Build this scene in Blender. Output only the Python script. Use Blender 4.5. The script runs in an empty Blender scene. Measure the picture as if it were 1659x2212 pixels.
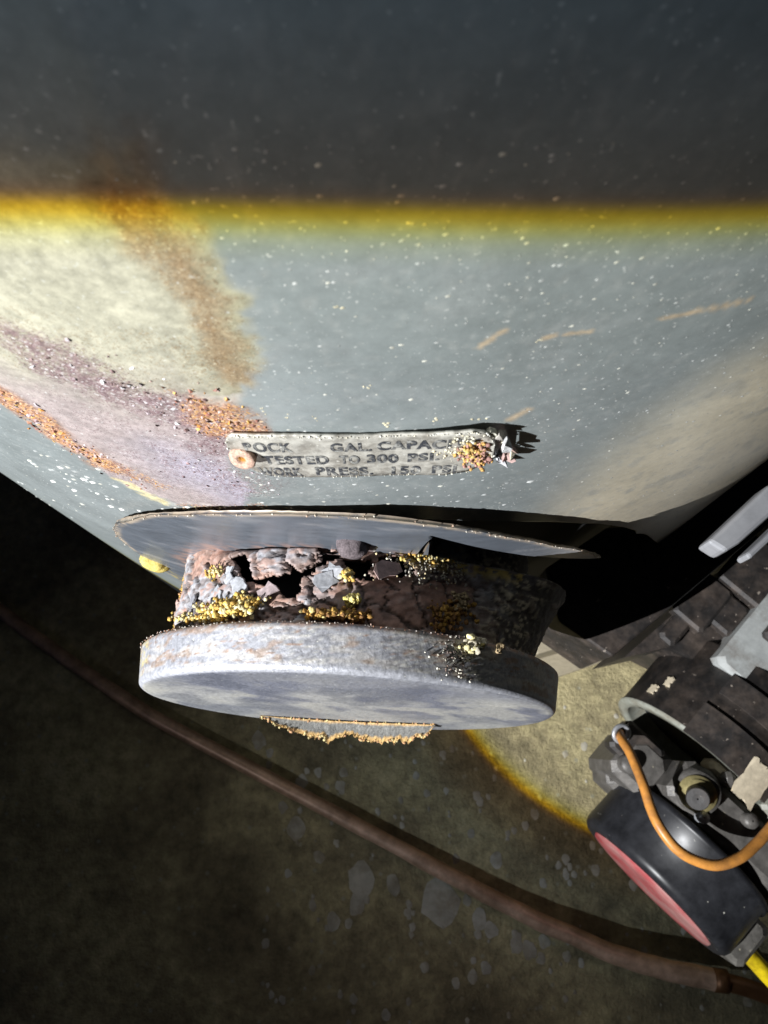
import bpy, math
import numpy as np
from mathutils import Vector, Matrix

SC = bpy.context.scene
COL = SC.collection
rng = np.random.default_rng(7)

# ------------------------------------------------------------------ camera
R = 0.28                      # radius of the heater jacket, metres; its axis is the world Z axis
H = 0.635                     # height of the camera above the floor
CAM = np.array([0.0, -0.339206, H])
M = np.array([[0.99932526, 0.03448148, 0.01265126],
              [-0.02892278, 0.95107991, -0.30758816],
              [-0.02263846, 0.30701471, 0.95143548]])
cam_data = bpy.data.cameras.new('camera')
cam = bpy.data.objects.new('camera', cam_data)
COL.objects.link(cam)
mw = Matrix([list(M[i]) + [CAM[i]] for i in range(3)] + [[0, 0, 0, 1]])
cam.matrix_world = mw
cam_data.sensor_fit = 'HORIZONTAL'
cam_data.sensor_width = 36.0
cam_data.lens = 36.0 * 1534.0 / 1659.0
cam_data.clip_start = 0.005
cam_data.clip_end = 50.0
cam_data.dof.use_dof = True
cam_data.dof.focus_distance = 0.20
cam_data.dof.aperture_fstop = 44.0
SC.camera = cam

# ------------------------------------------------------------------ dim room and the torch
world = bpy.data.worlds.new('World')
SC.world = world
world.use_nodes = True
bg = world.node_tree.nodes['Background']
bg.inputs[0].default_value = (0.50, 0.62, 1.0, 1)
bg.inputs[1].default_value = 0.0055

TORCH = np.array([-0.651, -0.733, 0.179 + H])
T_YAW, T_PITCH, T_HALF = 1.042, -0.539, 0.246
AX = np.array([math.sin(T_YAW) * math.cos(T_PITCH), math.cos(T_YAW) * math.cos(T_PITCH), math.sin(T_PITCH)])
lamp = bpy.data.lights.new('torch', 'POINT')
lamp.energy = 100.0
lamp.shadow_soft_size = 0.0015
lamp.use_nodes = True
nt = lamp.node_tree
em = nt.nodes['Emission']
geo = nt.nodes.new('ShaderNodeNewGeometry')
dot = nt.nodes.new('ShaderNodeVectorMath'); dot.operation = 'DOT_PRODUCT'
dot.inputs[1].default_value = tuple(AX)
nt.links.new(geo.outputs['Incoming'], dot.inputs[0])
ac = nt.nodes.new('ShaderNodeMath'); ac.operation = 'ARCCOSINE'
nt.links.new(dot.outputs['Value'], ac.inputs[0])
mr = nt.nodes.new('ShaderNodeMapRange')          # 0 = beam axis, 1 = 0.5 rad off it
mr.inputs['From Min'].default_value = 0.0; mr.inputs['From Max'].default_value = 0.65
nt.links.new(ac.outputs[0], mr.inputs['Value'])
rp = nt.nodes.new('ShaderNodeValToRGB')
def ramp(node, stops):
    e = node.color_ramp.elements
    while len(e) > 1:
        e.remove(e[-1])
    e[0].position = stops[0][0]; e[0].color = (*stops[0][1], 1)
    for p, c in stops[1:]:
        n = e.new(p); n.color = (*c, 1)
def off(x):                                       # offset from the beam's rim in radians (positive = inside)
    return (T_HALF - x) / 0.65
ramp(rp, [(0.0, (.985, .98, 1.0)), (off(.16), (.97, .975, 1.0)), (off(.05), (.94, .96, .97)), (off(.009), (.90, .92, .89)),
          (off(.0036), (.86, .88, .56)), (off(.0013), (.92, .80, .02)), (off(-.0003), (.82, .52, .006)), (off(-.0015), (.40, .16, .006)),
          (off(-.0032), (.12, .10, .085)), (off(-.03), (.078, .092, .108)), (off(-.10), (.046, .048, .051)), (off(-.16), (.0115, .0115, .0130)), (off(-.24), (.0012, .0015, .003))])
nt.links.new(mr.outputs[0], rp.inputs[0])
nt.links.new(rp.outputs[0], em.inputs['Color'])
torch = bpy.data.objects.new('torch', lamp)
torch.location = tuple(TORCH)
COL.objects.link(torch)

SC.view_settings.view_transform = 'Standard'
SC.view_settings.look = 'None'
SC.view_settings.exposure = 0.0
SC.view_settings.gamma = 1.0

# ------------------------------------------------------------------ geometry helpers
FP, CX, CY = 1534.0, 829.5, 1106.0
def ray(px, py):
    return M @ np.array([px - CX, -(py - CY), -FP])
def at(px, py, z):                                # a sighted point at height z
    v = ray(px, py); return CAM + (z - CAM[2]) / v[2] * v
def on_jacket(px, py, r=R):                       # sighted point on the jacket -> (arc length, height)
    v = ray(px, py); A = v[0]**2 + v[1]**2; B = CAM[0]*v[0] + CAM[1]*v[1]; c = CAM[0]**2 + CAM[1]**2 - r*r
    t = (-B - math.sqrt(max(B*B - A*c, 0))) / A
    P = CAM + t * v
    return math.atan2(P[0], -P[1]) * R, P[2]
def jp(s, z, h=0.0):                              # jacket coordinates -> world
    s = np.asarray(s, float); z = np.asarray(z, float)
    a = s / R; rr = R + h
    return np.stack(np.broadcast_arrays(rr*np.sin(a), -rr*np.cos(a), z), -1)

def noise(x, y, seed=0, octv=3):
    x = np.asarray(x, float); y = np.asarray(y, float)
    out = np.zeros(np.broadcast(x, y).shape); amp = 1.0; tot = 0
    for o in range(octv):
        g = np.random.default_rng(seed + 31*o).random((128, 128))
        xi = np.floor(x).astype(int); yi = np.floor(y).astype(int); fx = x - xi; fy = y - yi
        fx = fx*fx*(3 - 2*fx); fy = fy*fy*(3 - 2*fy)
        a = g[xi % 128, yi % 128]; b = g[(xi+1) % 128, yi % 128]; c = g[xi % 128, (yi+1) % 128]; d = g[(xi+1) % 128, (yi+1) % 128]
        out = out + amp*((a*(1-fx) + b*fx)*(1-fy) + (c*(1-fx) + d*fx)*fy); tot += amp
        amp *= .5; x = x*2.03 + 11.3; y = y*2.03 + 5.7
    return out / tot
def sstep(a, b, x):
    t = np.clip((x - a)/(b - a), 0, 1); return t*t*(3 - 2*t)
def inside(poly, x, y):
    poly = np.asarray(poly); ins = np.zeros(x.shape, bool); j = len(poly) - 1
    for i in range(len(poly)):
        xi, yi = poly[i]; xj, yj = poly[j]
        cond = ((yi > y) != (yj > y)) & (x < (xj - xi)*(y - yi)/((yj - yi) + 1e-15) + xi)
        ins ^= cond; j = i
    return ins
def line_dist(pts, x, y, closed=False):
    pts = np.asarray(pts); n = len(pts); best = np.full(x.shape, 1e9)
    for i in range(n if closed else n - 1):
        a = pts[i]; b = pts[(i+1) % n]; d = b - a; L = d @ d + 1e-18
        t = np.clip(((x - a[0])*d[0] + (y - a[1])*d[1])/L, 0, 1)
        best = np.minimum(best, np.hypot(x - a[0] - t*d[0], y - a[1] - t*d[1]))
    return best
def sdist(poly, x, y):                            # positive inside
    d = line_dist(poly, x, y, True); return np.where(inside(poly, x, y), d, -d)

def weld(o, d=1e-5):
    import bmesh
    bm = bmesh.new(); bm.from_mesh(o.data); bmesh.ops.remove_doubles(bm, verts=bm.verts, dist=d); bm.to_mesh(o.data); bm.free()
def obj(name, verts, faces, mat=None, parent=None, smooth=True, col=None, kind=None):
    me = bpy.data.meshes.new(name)
    verts = np.asarray(verts, float)
    if isinstance(faces, np.ndarray):
        faces = faces.tolist()
    me.from_pydata(verts.tolist(), [], faces)
    if smooth:
        me.polygons.foreach_set('use_smooth', [True]*len(me.polygons))
    if col is not None:
        at_ = me.color_attributes.new('Col', 'FLOAT_COLOR', 'POINT')
        c = np.asarray(col, float)
        if c.shape[1] == 3:
            c = np.concatenate([c, np.ones((len(c), 1))], 1)
        at_.data.foreach_set('color', c.ravel())
    me.update()
    o = bpy.data.objects.new(name, me); COL.objects.link(o)
    if mat: me.materials.append(mat)
    if parent: o.parent = parent
    if kind: o['kind'] = kind
    return o
def thing(name, label, cat, group=None):
    o = bpy.data.objects.new(name, None); COL.objects.link(o)
    o.empty_display_size = .02
    o['label'] = label; o['category'] = cat
    if group: o['group'] = group
    return o
def tag(o, label, cat, group=None):
    o['label'] = label; o['category'] = cat
    if group: o['group'] = group
    return o
def grid_faces(nu, nv, wrap=False):
    i, j = np.meshgrid(np.arange(nu if wrap else nu - 1), np.arange(nv - 1), indexing='ij')
    i2 = (i + 1) % nu
    return np.stack([i*nv + j, i2*nv + j, i2*nv + j + 1, i*nv + j + 1], -1).reshape(-1, 4)
def join(parts):                                  # [(verts, faces, cols)] -> one
    V = []; F = []; Cc = []; n = 0
    for v, f, c in parts:
        V.append(v); F += [[k + n for k in q] for q in f]; n += len(v)
        if c is not None: Cc.append(np.broadcast_to(np.asarray(c, float), (len(v), 3)) if np.ndim(c) == 1 else c)
    return np.concatenate(V), F, (np.concatenate(Cc) if Cc else None)
def frame_from(n):
    n = n/np.linalg.norm(n); h = np.array([0, 0, 1.0]) if abs(n[2]) < .9 else np.array([1.0, 0, 0])
    a = np.cross(h, n); a /= np.linalg.norm(a); return a, np.cross(n, a), n
def lathe(prof, o, axis, n=64, cap=True, ref=None, wob=0.0, seed=1):   # prof: [(radius, along)]
    axis = np.asarray(axis, float)/np.linalg.norm(axis); a, b, axis = frame_from(axis)
    if ref is not None:
        a = np.asarray(ref, float); a = a - axis*(a @ axis); a /= np.linalg.norm(a); b = np.cross(axis, a)
    th = np.linspace(0, 2*np.pi, n, endpoint=False)
    prof = np.asarray(prof, float); V = []
    for i in range(n):
        d = np.cos(th[i])*a + np.sin(th[i])*b
        for r_, u_ in prof:
            rr = r_*(1 + wob*(noise(th[i]*3 + 9, u_*400, seed) - .5)) if wob else r_
            V.append(o + d*rr + axis*u_)
    V = np.array(V); F = grid_faces(n, len(prof), True).tolist()
    if cap:
        F.append([i*len(prof) + len(prof) - 1 for i in range(n)])
        F.append([i*len(prof) for i in range(n)][::-1])
    return V, F
def tube(path, r, n=14, caps=True):
    P = np.asarray(path, float); N = len(P)
    T = np.gradient(P, axis=0); T /= np.linalg.norm(T, axis=1)[:, None]
    up = np.array([0, 0, 1.0]); V = []
    rr = np.broadcast_to(np.asarray(r, float), (N,))
    for i in range(N):
        a = np.cross(T[i], up); a /= np.linalg.norm(a) + 1e-9; b = np.cross(a, T[i])
        for k in range(n):
            t = 2*np.pi*k/n; V.append(P[i] + rr[i]*(np.cos(t)*a + np.sin(t)*b))
    F = []
    for i in range(N - 1):
        for k in range(n):
            F.append([i*n + k, i*n + (k+1) % n, (i+1)*n + (k+1) % n, (i+1)*n + k])
    if caps: F += [list(range(n))[::-1], [(N-1)*n + k for k in range(n)]]
    return np.array(V), F
def smooth_path(pts, n=60):
    pts = np.asarray(pts, float); m = len(pts); out = []
    for i in range(m - 1):
        p0 = pts[max(i-1, 0)]; p1 = pts[i]; p2 = pts[i+1]; p3 = pts[min(i+2, m-1)]
        for t in np.linspace(0, 1, max(2, n//(m-1)), endpoint=False):
            out.append(.5*((2*p1) + (-p0 + p2)*t + (2*p0 - 5*p1 + 4*p2 - p3)*t*t + (-p0 + 3*p1 - 3*p2 + p3)*t**3))
    out.append(pts[-1]); return np.array(out)
def box(o, ex, ey, ez, x0, x1, y0, y1, z0, z1, bev=.0):   # bevelled box in a local frame
    import itertools
    b = bev
    V = []; F = []
    # a chamfered box: three nested rings of 8 points
    def ringp(z, i):
        return [(x0+i+b, y0+i), (x1-i-b, y0+i), (x1-i, y0+i+b), (x1-i, y1-i-b), (x1-i-b, y1-i), (x0+i+b, y1-i), (x0+i, y1-i-b), (x0+i, y0+i+b)], z
    rings = [ringp(z0, b), ringp(z0+b, 0), ringp(z1-b, 0), ringp(z1, b)]
    for pts, z in rings:
        for x, y in pts: V.append(o + ex*x + ey*y + ez*z)
    for k in range(3):
        for i in range(8): F.append([k*8+i, k*8+(i+1) % 8, (k+1)*8+(i+1) % 8, (k+1)*8+i])
    F.append(list(range(8))[::-1]); F.append([24+i for i in range(8)])
    return np.array(V), F
def prism(pts, z0, z1):                            # world-plan polygon extruded upward
    n = len(pts); V = [(p[0], p[1], z0) for p in pts] + [(p[0], p[1], z1) for p in pts]
    F = [[i, (i+1) % n, n+(i+1) % n, n+i] for i in range(n)] + [list(range(n))[::-1], [n+i for i in range(n)]]
    return np.array(V), F
_ico = None
def crumb(c, r, g, squash=None):
    global _ico
    if _ico is None:
        t = (1 + 5**.5)/2
        v = [(-1,t,0),(1,t,0),(-1,-t,0),(1,-t,0),(0,-1,t),(0,1,t),(0,-1,-t),(0,1,-t),(t,0,-1),(t,0,1),(-t,0,-1),(-t,0,1)]
        f = [(0,11,5),(0,5,1),(0,1,7),(0,7,10),(0,10,11),(1,5,9),(5,11,4),(11,10,2),(10,7,6),(7,1,8),(3,9,4),(3,4,2),(3,2,6),(3,6,8),(3,8,9),(4,9,5),(2,4,11),(6,2,10),(8,6,7),(9,8,1)]
        v = [np.array(q)/np.linalg.norm(q) for q in v]; nf = []; cache = {}
        def mid(a, b):
            k = (min(a, b), max(a, b))
            if k not in cache:
                m = v[a] + v[b]; v.append(m/np.linalg.norm(m)); cache[k] = len(v) - 1
            return cache[k]
        for a, b, c_ in f:
            x, y, z = mid(a, b), mid(b, c_), mid(c_, a); nf += [(a, x, z), (b, y, x), (c_, z, y), (x, y, z)]
        _ico = (np.array(v), nf)
    v, f = _ico
    vv = v*(1 + .75*(g.random((len(v), 1)) - .5))
    return c + vv*r*(.8 + .4*g.random(3)), f
def dome(c, n, r1, r2, h, ang, g, tilt=0.0):        # a small irregular raised fleck: 6 base points and an off-centre top
    a, b, n = frame_from(n)
    if tilt: 
        n2 = n + a*tilt*(g.random()-.5)*2 + b*tilt*(g.random()-.5)*2; a, b, _ = frame_from(n2)
    V = []
    for k in range(6):
        t = 2*np.pi*k/6 + ang; q = .75 + .5*g.random()
        x = np.cos(t - ang)*r1*q; y = np.sin(t - ang)*r2*q
        V.append(c + a*(x*np.cos(ang) - y*np.sin(ang)) + b*(x*np.sin(ang) + y*np.cos(ang)) - n*r2*.15)
    V.append(c + n*h + a*r1*.3*(g.random()-.5) + b*r2*.3*(g.random()-.5))
    return np.array(V), [[k, (k+1) % 6, 6] for k in range(6)]

# ------------------------------------------------------------------ materials
def material(name):
    m = bpy.data.materials.new(name); m.use_nodes = True
    nt = m.node_tree; return m, nt, nt.nodes['Principled BSDF']
def N(nt, kind, **kw):
    n = nt.nodes.new(kind)
    for k, v in kw.items():
        if k in n.inputs: n.inputs[k].default_value = v
        else: setattr(n, k, v)
    return n
def worn(name, base, var=.35, scale=300., rough=.55, metal=0.0, bump=.25, bump_dist=.0004, use_col=False, specks=0.0, speck_col=(.75, .74, .68), speck_scale=700., dirt=None, dirt_amt=.0, dirt_scale=60., spec=.5, stretch=(1, 1, 1)):
    m, nt, bs = material(name); L = nt.links.new
    tc = N(nt, 'ShaderNodeTexCoord'); mp = N(nt, 'ShaderNodeMapping'); mp.inputs['Scale'].default_value = stretch
    L(tc.outputs['Object'], mp.inputs['Vector'])
    n1 = N(nt, 'ShaderNodeTexNoise', Scale=scale, Detail=6.0, Roughness=.65); L(mp.outputs[0], n1.inputs['Vector'])
    if use_col:
        va = N(nt, 'ShaderNodeVertexColor'); va.layer_name = 'Col'; base_s = va.outputs['Color']
    else:
        rg = N(nt, 'ShaderNodeRGB'); rg.outputs[0].default_value = (*base, 1); base_s = rg.outputs[0]
    if dirt is not None:
        n3 = N(nt, 'ShaderNodeTexNoise', Scale=dirt_scale, Detail=8.0, Roughness=.7); L(tc.outputs['Object'], n3.inputs['Vector'])
        r3 = N(nt, 'ShaderNodeMapRange'); r3.inputs['From Min'].default_value = .5 - .25*dirt_amt; r3.inputs['From Max'].default_value = .72 - .2*dirt_amt
        L(n3.outputs['Fac'], r3.inputs['Value'])
        mx = N(nt, 'ShaderNodeMix', data_type='RGBA'); L(r3.outputs[0], mx.inputs['Factor']); L(base_s, mx.inputs[6]); mx.inputs[7].default_value = (*dirt, 1)
        base_s = mx.outputs[2]
    mr_ = N(nt, 'ShaderNodeMapRange'); mr_.inputs['From Min'].default_value = .25; mr_.inputs['From Max'].default_value = .75
    mr_.inputs['To Min'].default_value = 1 - var; mr_.inputs['To Max'].default_value = 1 + var
    L(n1.outputs['Fac'], mr_.inputs['Value'])
    mul = N(nt, 'ShaderNodeVectorMath', operation='SCALE'); L(base_s, mul.inputs[0]); L(mr_.outputs[0], mul.inputs['Scale'])
    out = mul.outputs[0]
    if specks > 0:
        n2 = N(nt, 'ShaderNodeTexNoise', Scale=speck_scale, Detail=2.0); L(tc.outputs['Object'], n2.inputs['Vector'])
        r2 = N(nt, 'ShaderNodeMapRange'); r2.inputs['From Min'].default_value = .74 - .12*specks; r2.inputs['From Max'].default_value = .80 - .12*specks
        L(n2.outputs['Fac'], r2.inputs['Value'])
        mx2 = N(nt, 'ShaderNodeMix', data_type='RGBA'); L(r2.outputs[0], mx2.inputs['Factor']); L(out, mx2.inputs[6]); mx2.inputs[7].default_value = (*speck_col, 1)
        out = mx2.outputs[2]
    L(out, bs.inputs['Base Color'])
    bs.inputs['Metallic'].default_value = metal
    bs.inputs['Specular IOR Level'].default_value = spec
    rr = N(nt, 'ShaderNodeMapRange'); rr.inputs['To Min'].default_value = max(rough - .12, .05); rr.inputs['To Max'].default_value = min(rough + .12, 1)
    L(n1.outputs['Fac'], rr.inputs['Value']); L(rr.outputs[0], bs.inputs['Roughness'])
    if bump:
        bp = N(nt, 'ShaderNodeBump', Strength=bump, Distance=bump_dist); L(n1.outputs['Fac'], bp.inputs['Height']); L(bp.outputs[0], bs.inputs['Normal'])
    return m
MAT = {}
# jacket: colour from the stain map in 'Col', alpha = how rusty/rough
def jacket_mat():
    m, nt, bs = material('jacket_paint'); L = nt.links.new
    tc = N(nt, 'ShaderNodeTexCoord'); va = N(nt, 'ShaderNodeVertexColor'); va.layer_name = 'Col'
    n1 = N(nt, 'ShaderNodeTexNoise', Scale=420., Detail=6.0, Roughness=.7); L(tc.outputs['Object'], n1.inputs['Vector'])
    n2 = N(nt, 'ShaderNodeTexNoise', Scale=60., Detail=6.0, Roughness=.65); L(tc.outputs['Object'], n2.inputs['Vector'])
    n3 = N(nt, 'ShaderNodeTexNoise', Scale=1100., Detail=2.0); L(tc.outputs['Object'], n3.inputs['Vector'])
    # variation grows with rustiness
    amp = N(nt, 'ShaderNodeMapRange'); amp.inputs['To Min'].default_value = .5; amp.inputs['To Max'].default_value = 2.6; L(va.outputs['Alpha'], amp.inputs['Value'])
    c0 = N(nt, 'ShaderNodeMath', operation='SUBTRACT'); L(n1.outputs['Fac'], c0.inputs[0]); c0.inputs[1].default_value = .5
    c1 = N(nt, 'ShaderNodeMath', operation='MULTIPLY'); L(c0.outputs[0], c1.inputs[0]); L(amp.outputs[0], c1.inputs[1])
    c2 = N(nt, 'ShaderNodeMath', operation='MULTIPLY_ADD'); L(n2.outputs['Fac'], c2.inputs[0]); c2.inputs[1].default_value = .5; L(c1.outputs[0], c2.inputs[2])
    c3 = N(nt, 'ShaderNodeMath', operation='ADD'); L(c2.outputs[0], c3.inputs[0]); c3.inputs[1].default_value = .75
    mul = N(nt, 'ShaderNodeVectorMath', operation='SCALE'); L(va.outputs['Color'], mul.inputs[0]); L(c3.outputs[0], mul.inputs['Scale'])
    r2 = N(nt, 'ShaderNodeMapRange'); r2.inputs['From Min'].default_value = .66; r2.inputs['From Max'].default_value = .74; r2.inputs['To Max'].default_value = .55
    L(n3.outputs['Fac'], r2.inputs['Value'])
    mx2 = N(nt, 'ShaderNodeMix', data_type='RGBA'); L(r2.outputs[0], mx2.inputs['Factor']); L(mul.outputs[0], mx2.inputs[6]); mx2.inputs[7].default_value = (.55, .56, .54, 1)
    L(mx2.outputs[2], bs.inputs['Base Color'])
    vm = N(nt, 'ShaderNodeVertexColor'); vm.layer_name = 'Rust'
    sep = N(nt, 'ShaderNodeSeparateColor'); L(vm.outputs['Color'], sep.inputs[0])
    wn = N(nt, 'ShaderNodeTexNoise', Scale=1500., Detail=3.0); L(tc.outputs['Object'], wn.inputs['Vector'])
    wv = N(nt, 'ShaderNodeVectorMath', operation='MULTIPLY_ADD'); L(wn.outputs['Color'], wv.inputs[0]); wv.inputs[1].default_value = (.0007,)*3; L(tc.outputs['Object'], wv.inputs[2])
    col_in = bs.inputs['Base Color'].links[0].from_socket; hts = None
    for k, (sc, thr, stops) in enumerate((
            (2400., .50, [(0, (.07, .04, .045)), (.3, (.14, .08, .09)), (.6, (.21, .135, .14)), (.82, (.30, .22, .225)), (.94, (.46, .41, .42)), (1, (.70, .68, .68))]),
            (2100., .40, [(0, (.12, .06, .045)), (.25, (.23, .11, .08)), (.5, (.36, .18, .10)), (.7, (.52, .28, .07)), (.85, (.44, .30, .25)), (1, (.64, .48, .28))]),
            (2600., .55, [(0, (.13, .075, .03)), (.35, (.20, .13, .065)), (.7, (.27, .195, .11)), (.9, (.38, .30, .19)), (1, (.56, .50, .37))]))):
        vo = N(nt, 'ShaderNodeTexVoronoi', Scale=sc); L(wv.outputs[0], vo.inputs['Vector'])
        rv = N(nt, 'ShaderNodeValToRGB'); ramp(rv, stops)
        sv = N(nt, 'ShaderNodeSeparateColor'); L(vo.outputs['Color'], sv.inputs[0]); L(sv.outputs[0], rv.inputs[0])
        # a cell shows where its own random number falls under the mask
        lt = N(nt, 'ShaderNodeMath', operation='SUBTRACT'); L(sep.outputs[k], lt.inputs[0]); 
        sm = N(nt, 'ShaderNodeMath', operation='MULTIPLY_ADD'); L(sv.outputs[1], sm.inputs[0]); sm.inputs[1].default_value = .6; 
        cl = N(nt, 'ShaderNodeMath', operation='MULTIPLY'); L(n2.outputs['Fac'], cl.inputs[0]); cl.inputs[1].default_value = .55; L(cl.outputs[0], sm.inputs[2])
        L(sm.outputs[0], lt.inputs[1])
        st = N(nt, 'ShaderNodeMapRange'); st.inputs['From Min'].default_value = -.10; st.inputs['From Max'].default_value = .16; st.inputs['To Max'].default_value = (.68, .85, .62)[k]; L(lt.outputs[0], st.inputs['Value'])
        mxr = N(nt, 'ShaderNodeMix', data_type='RGBA'); L(st.outputs[0], mxr.inputs['Factor']); L(col_in, mxr.inputs[6]); L(rv.outputs[0], mxr.inputs[7]); col_in = mxr.outputs[2]
        hh = N(nt, 'ShaderNodeMath', operation='MULTIPLY'); L(st.outputs[0], hh.inputs[0]); L(sv.outputs[2], hh.inputs[1])
        if hts is None: hts = hh.outputs[0]
        else:
            ad = N(nt, 'ShaderNodeMath', operation='ADD'); L(hts, ad.inputs[0]); L(hh.outputs[0], ad.inputs[1]); hts = ad.outputs[0]
    L(col_in, bs.inputs['Base Color'])
    rr = N(nt, 'ShaderNodeMapRange'); rr.inputs['To Min'].default_value = .26; rr.inputs['To Max'].default_value = .72; L(va.outputs['Alpha'], rr.inputs['Value'])
    rn_ = N(nt, 'ShaderNodeMath', operation='MULTIPLY_ADD'); L(n2.outputs['Fac'], rn_.inputs[0]); rn_.inputs[1].default_value = .14; L(rr.outputs[0], rn_.inputs[2])
    L(rn_.outputs[0], bs.inputs['Roughness'])
    bs.inputs['Specular IOR Level'].default_value = .6
    bd = N(nt, 'ShaderNodeMapRange'); bd.inputs['To Min'].default_value = .08; bd.inputs['To Max'].default_value = .6; L(va.outputs['Alpha'], bd.inputs['Value'])
    bp = N(nt, 'ShaderNodeBump', Distance=.0005); L(bd.outputs[0], bp.inputs['Strength']); L(n1.outputs['Fac'], bp.inputs['Height'])
    bp2 = N(nt, 'ShaderNodeBump', Distance=.0006, Strength=.7); L(hts, bp2.inputs['Height']); L(bp.outputs[0], bp2.inputs['Normal']); L(bp2.outputs[0], bs.inputs['Normal'])
    return m
MAT['jacket'] = jacket_mat()
MAT['flake'] = worn('rust_flake', None, var=.4, scale=900., rough=.6, bump=.3, bump_dist=.0002, use_col=True)
MAT['crust'] = worn('rust_crust', None, var=.55, scale=1500., rough=.88, bump=.7, bump_dist=.0004, use_col=True, spec=.12)
MAT['dust'] = worn('dust_speck', None, var=.2, scale=900., rough=.7, bump=0, use_col=True)
MAT['plate'] = worn('plate_tin', (.58, .56, .50), var=.3, scale=350., rough=.42, metal=.35, bump=.3, bump_dist=.0002, specks=.55, speck_col=(.72, .71, .64), speck_scale=900., dirt=(.20, .18, .15), dirt_amt=.3, dirt_scale=160.)
MAT['ink'] = worn('plate_ink', (.035, .038, .045), var=.5, scale=900., rough=.6, bump=0, dirt=(.45, .44, .40), dirt_amt=.12, dirt_scale=420.)
MAT['flange'] = worn('flange_steel', None, var=.22, scale=160., rough=.36, metal=.25, bump=.12, bump_dist=.0003, use_col=True, stretch=(1, 1, 3.5))
MAT['neck'] = worn('scaled_rust', None, var=.4, scale=420., rough=.62, metal=.0, bump=.45, bump_dist=.0006, use_col=True)
MAT['cap'] = worn('zinc_cap', None, var=.38, scale=700., rough=.46, metal=.3, bump=.5, bump_dist=.0005, use_col=True, specks=.45, speck_col=(.62, .62, .57), speck_scale=1100.)
MAT['black_in'] = worn('inner_black', (.008, .008, .009), var=.5, scale=300., rough=.9, bump=.2)  # plain near black that keeps openings and recesses dark
MAT['concrete'] = None
MAT['black_paint'] = worn('black_paint', (.016, .0165, .019), var=.5, scale=120., rough=.36, spec=.25, bump=.06, bump_dist=.0004, specks=.12, speck_col=(.35, .34, .30), speck_scale=260.)
MAT['dull_black'] = worn('dull_black', (.022, .020, .019), var=.5, scale=150., rough=.5, bump=.25, bump_dist=.0006, specks=.30, speck_col=(.28, .24, .20), speck_scale=330., dirt=(.07, .055, .045), dirt_amt=.25, dirt_scale=50.)
MAT['cast'] = worn('oily_casting', (.105, .098, .090), var=.55, scale=130., rough=.5, metal=.2, bump=.5, bump_dist=.001, specks=.35, speck_col=(.32, .29, .22), speck_scale=240.)
MAT['grey'] = worn('grey_paint', (.36, .38, .37), var=.2, scale=150., rough=.5, bump=.15, dirt=(.16, .14, .12), dirt_amt=.15, dirt_scale=40.)
MAT['rim'] = worn('rim_paint', (.26, .27, .23), var=.2, scale=200., rough=.5, bump=.2, dirt=(.16, .14, .10), dirt_amt=.2, dirt_scale=60.)
MAT['red'] = worn('red_label', (.32, .035, .042), var=.2, scale=60., rough=.35, bump=.05, dirt=(.34, .17, .16), dirt_amt=.5, dirt_scale=22.)
MAT['orange'] = worn('orange_sleeve', (.56, .24, .05), var=.22, scale=250., rough=.42, bump=.2, bump_dist=.0003, dirt=(.33, .15, .05), dirt_amt=.25, dirt_scale=90.)
MAT['copper'] = worn('dull_copper', (.66, .42, .29), var=.35, scale=90., rough=.42, metal=.25, bump=.1, dirt=(.36, .22, .14), dirt_amt=.45, dirt_scale=30.)
MAT['darkcopper'] = worn('brown_copper', (.17, .075, .03), var=.3, scale=120., rough=.45, metal=.5, bump=.15)
MAT['yellow'] = worn('yellow_sleeve', (.62, .46, .012), var=.3, scale=160., rough=.3, bump=.2, bump_dist=.0005, dirt=(.25, .17, .01), dirt_amt=.3, dirt_scale=70.)
MAT['board'] = worn('buff_board', (.36, .31, .22), var=.2, scale=200., rough=.7, bump=.2, stretch=(1, 5, 1))
MAT['zinc'] = worn('bright_zinc', (.40, .41, .43), var=.2, scale=80., rough=.4, metal=.4, bump=.1, stretch=(1, 1, 4))
MAT['pale'] = worn('pale_tag', (.60, .52, .38), var=.3, scale=220., rough=.6, bump=.3)
MAT['brass'] = worn('dirty_brass', (.42, .36, .17), var=.4, scale=240., rough=.4, metal=.5, bump=.3)
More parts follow.
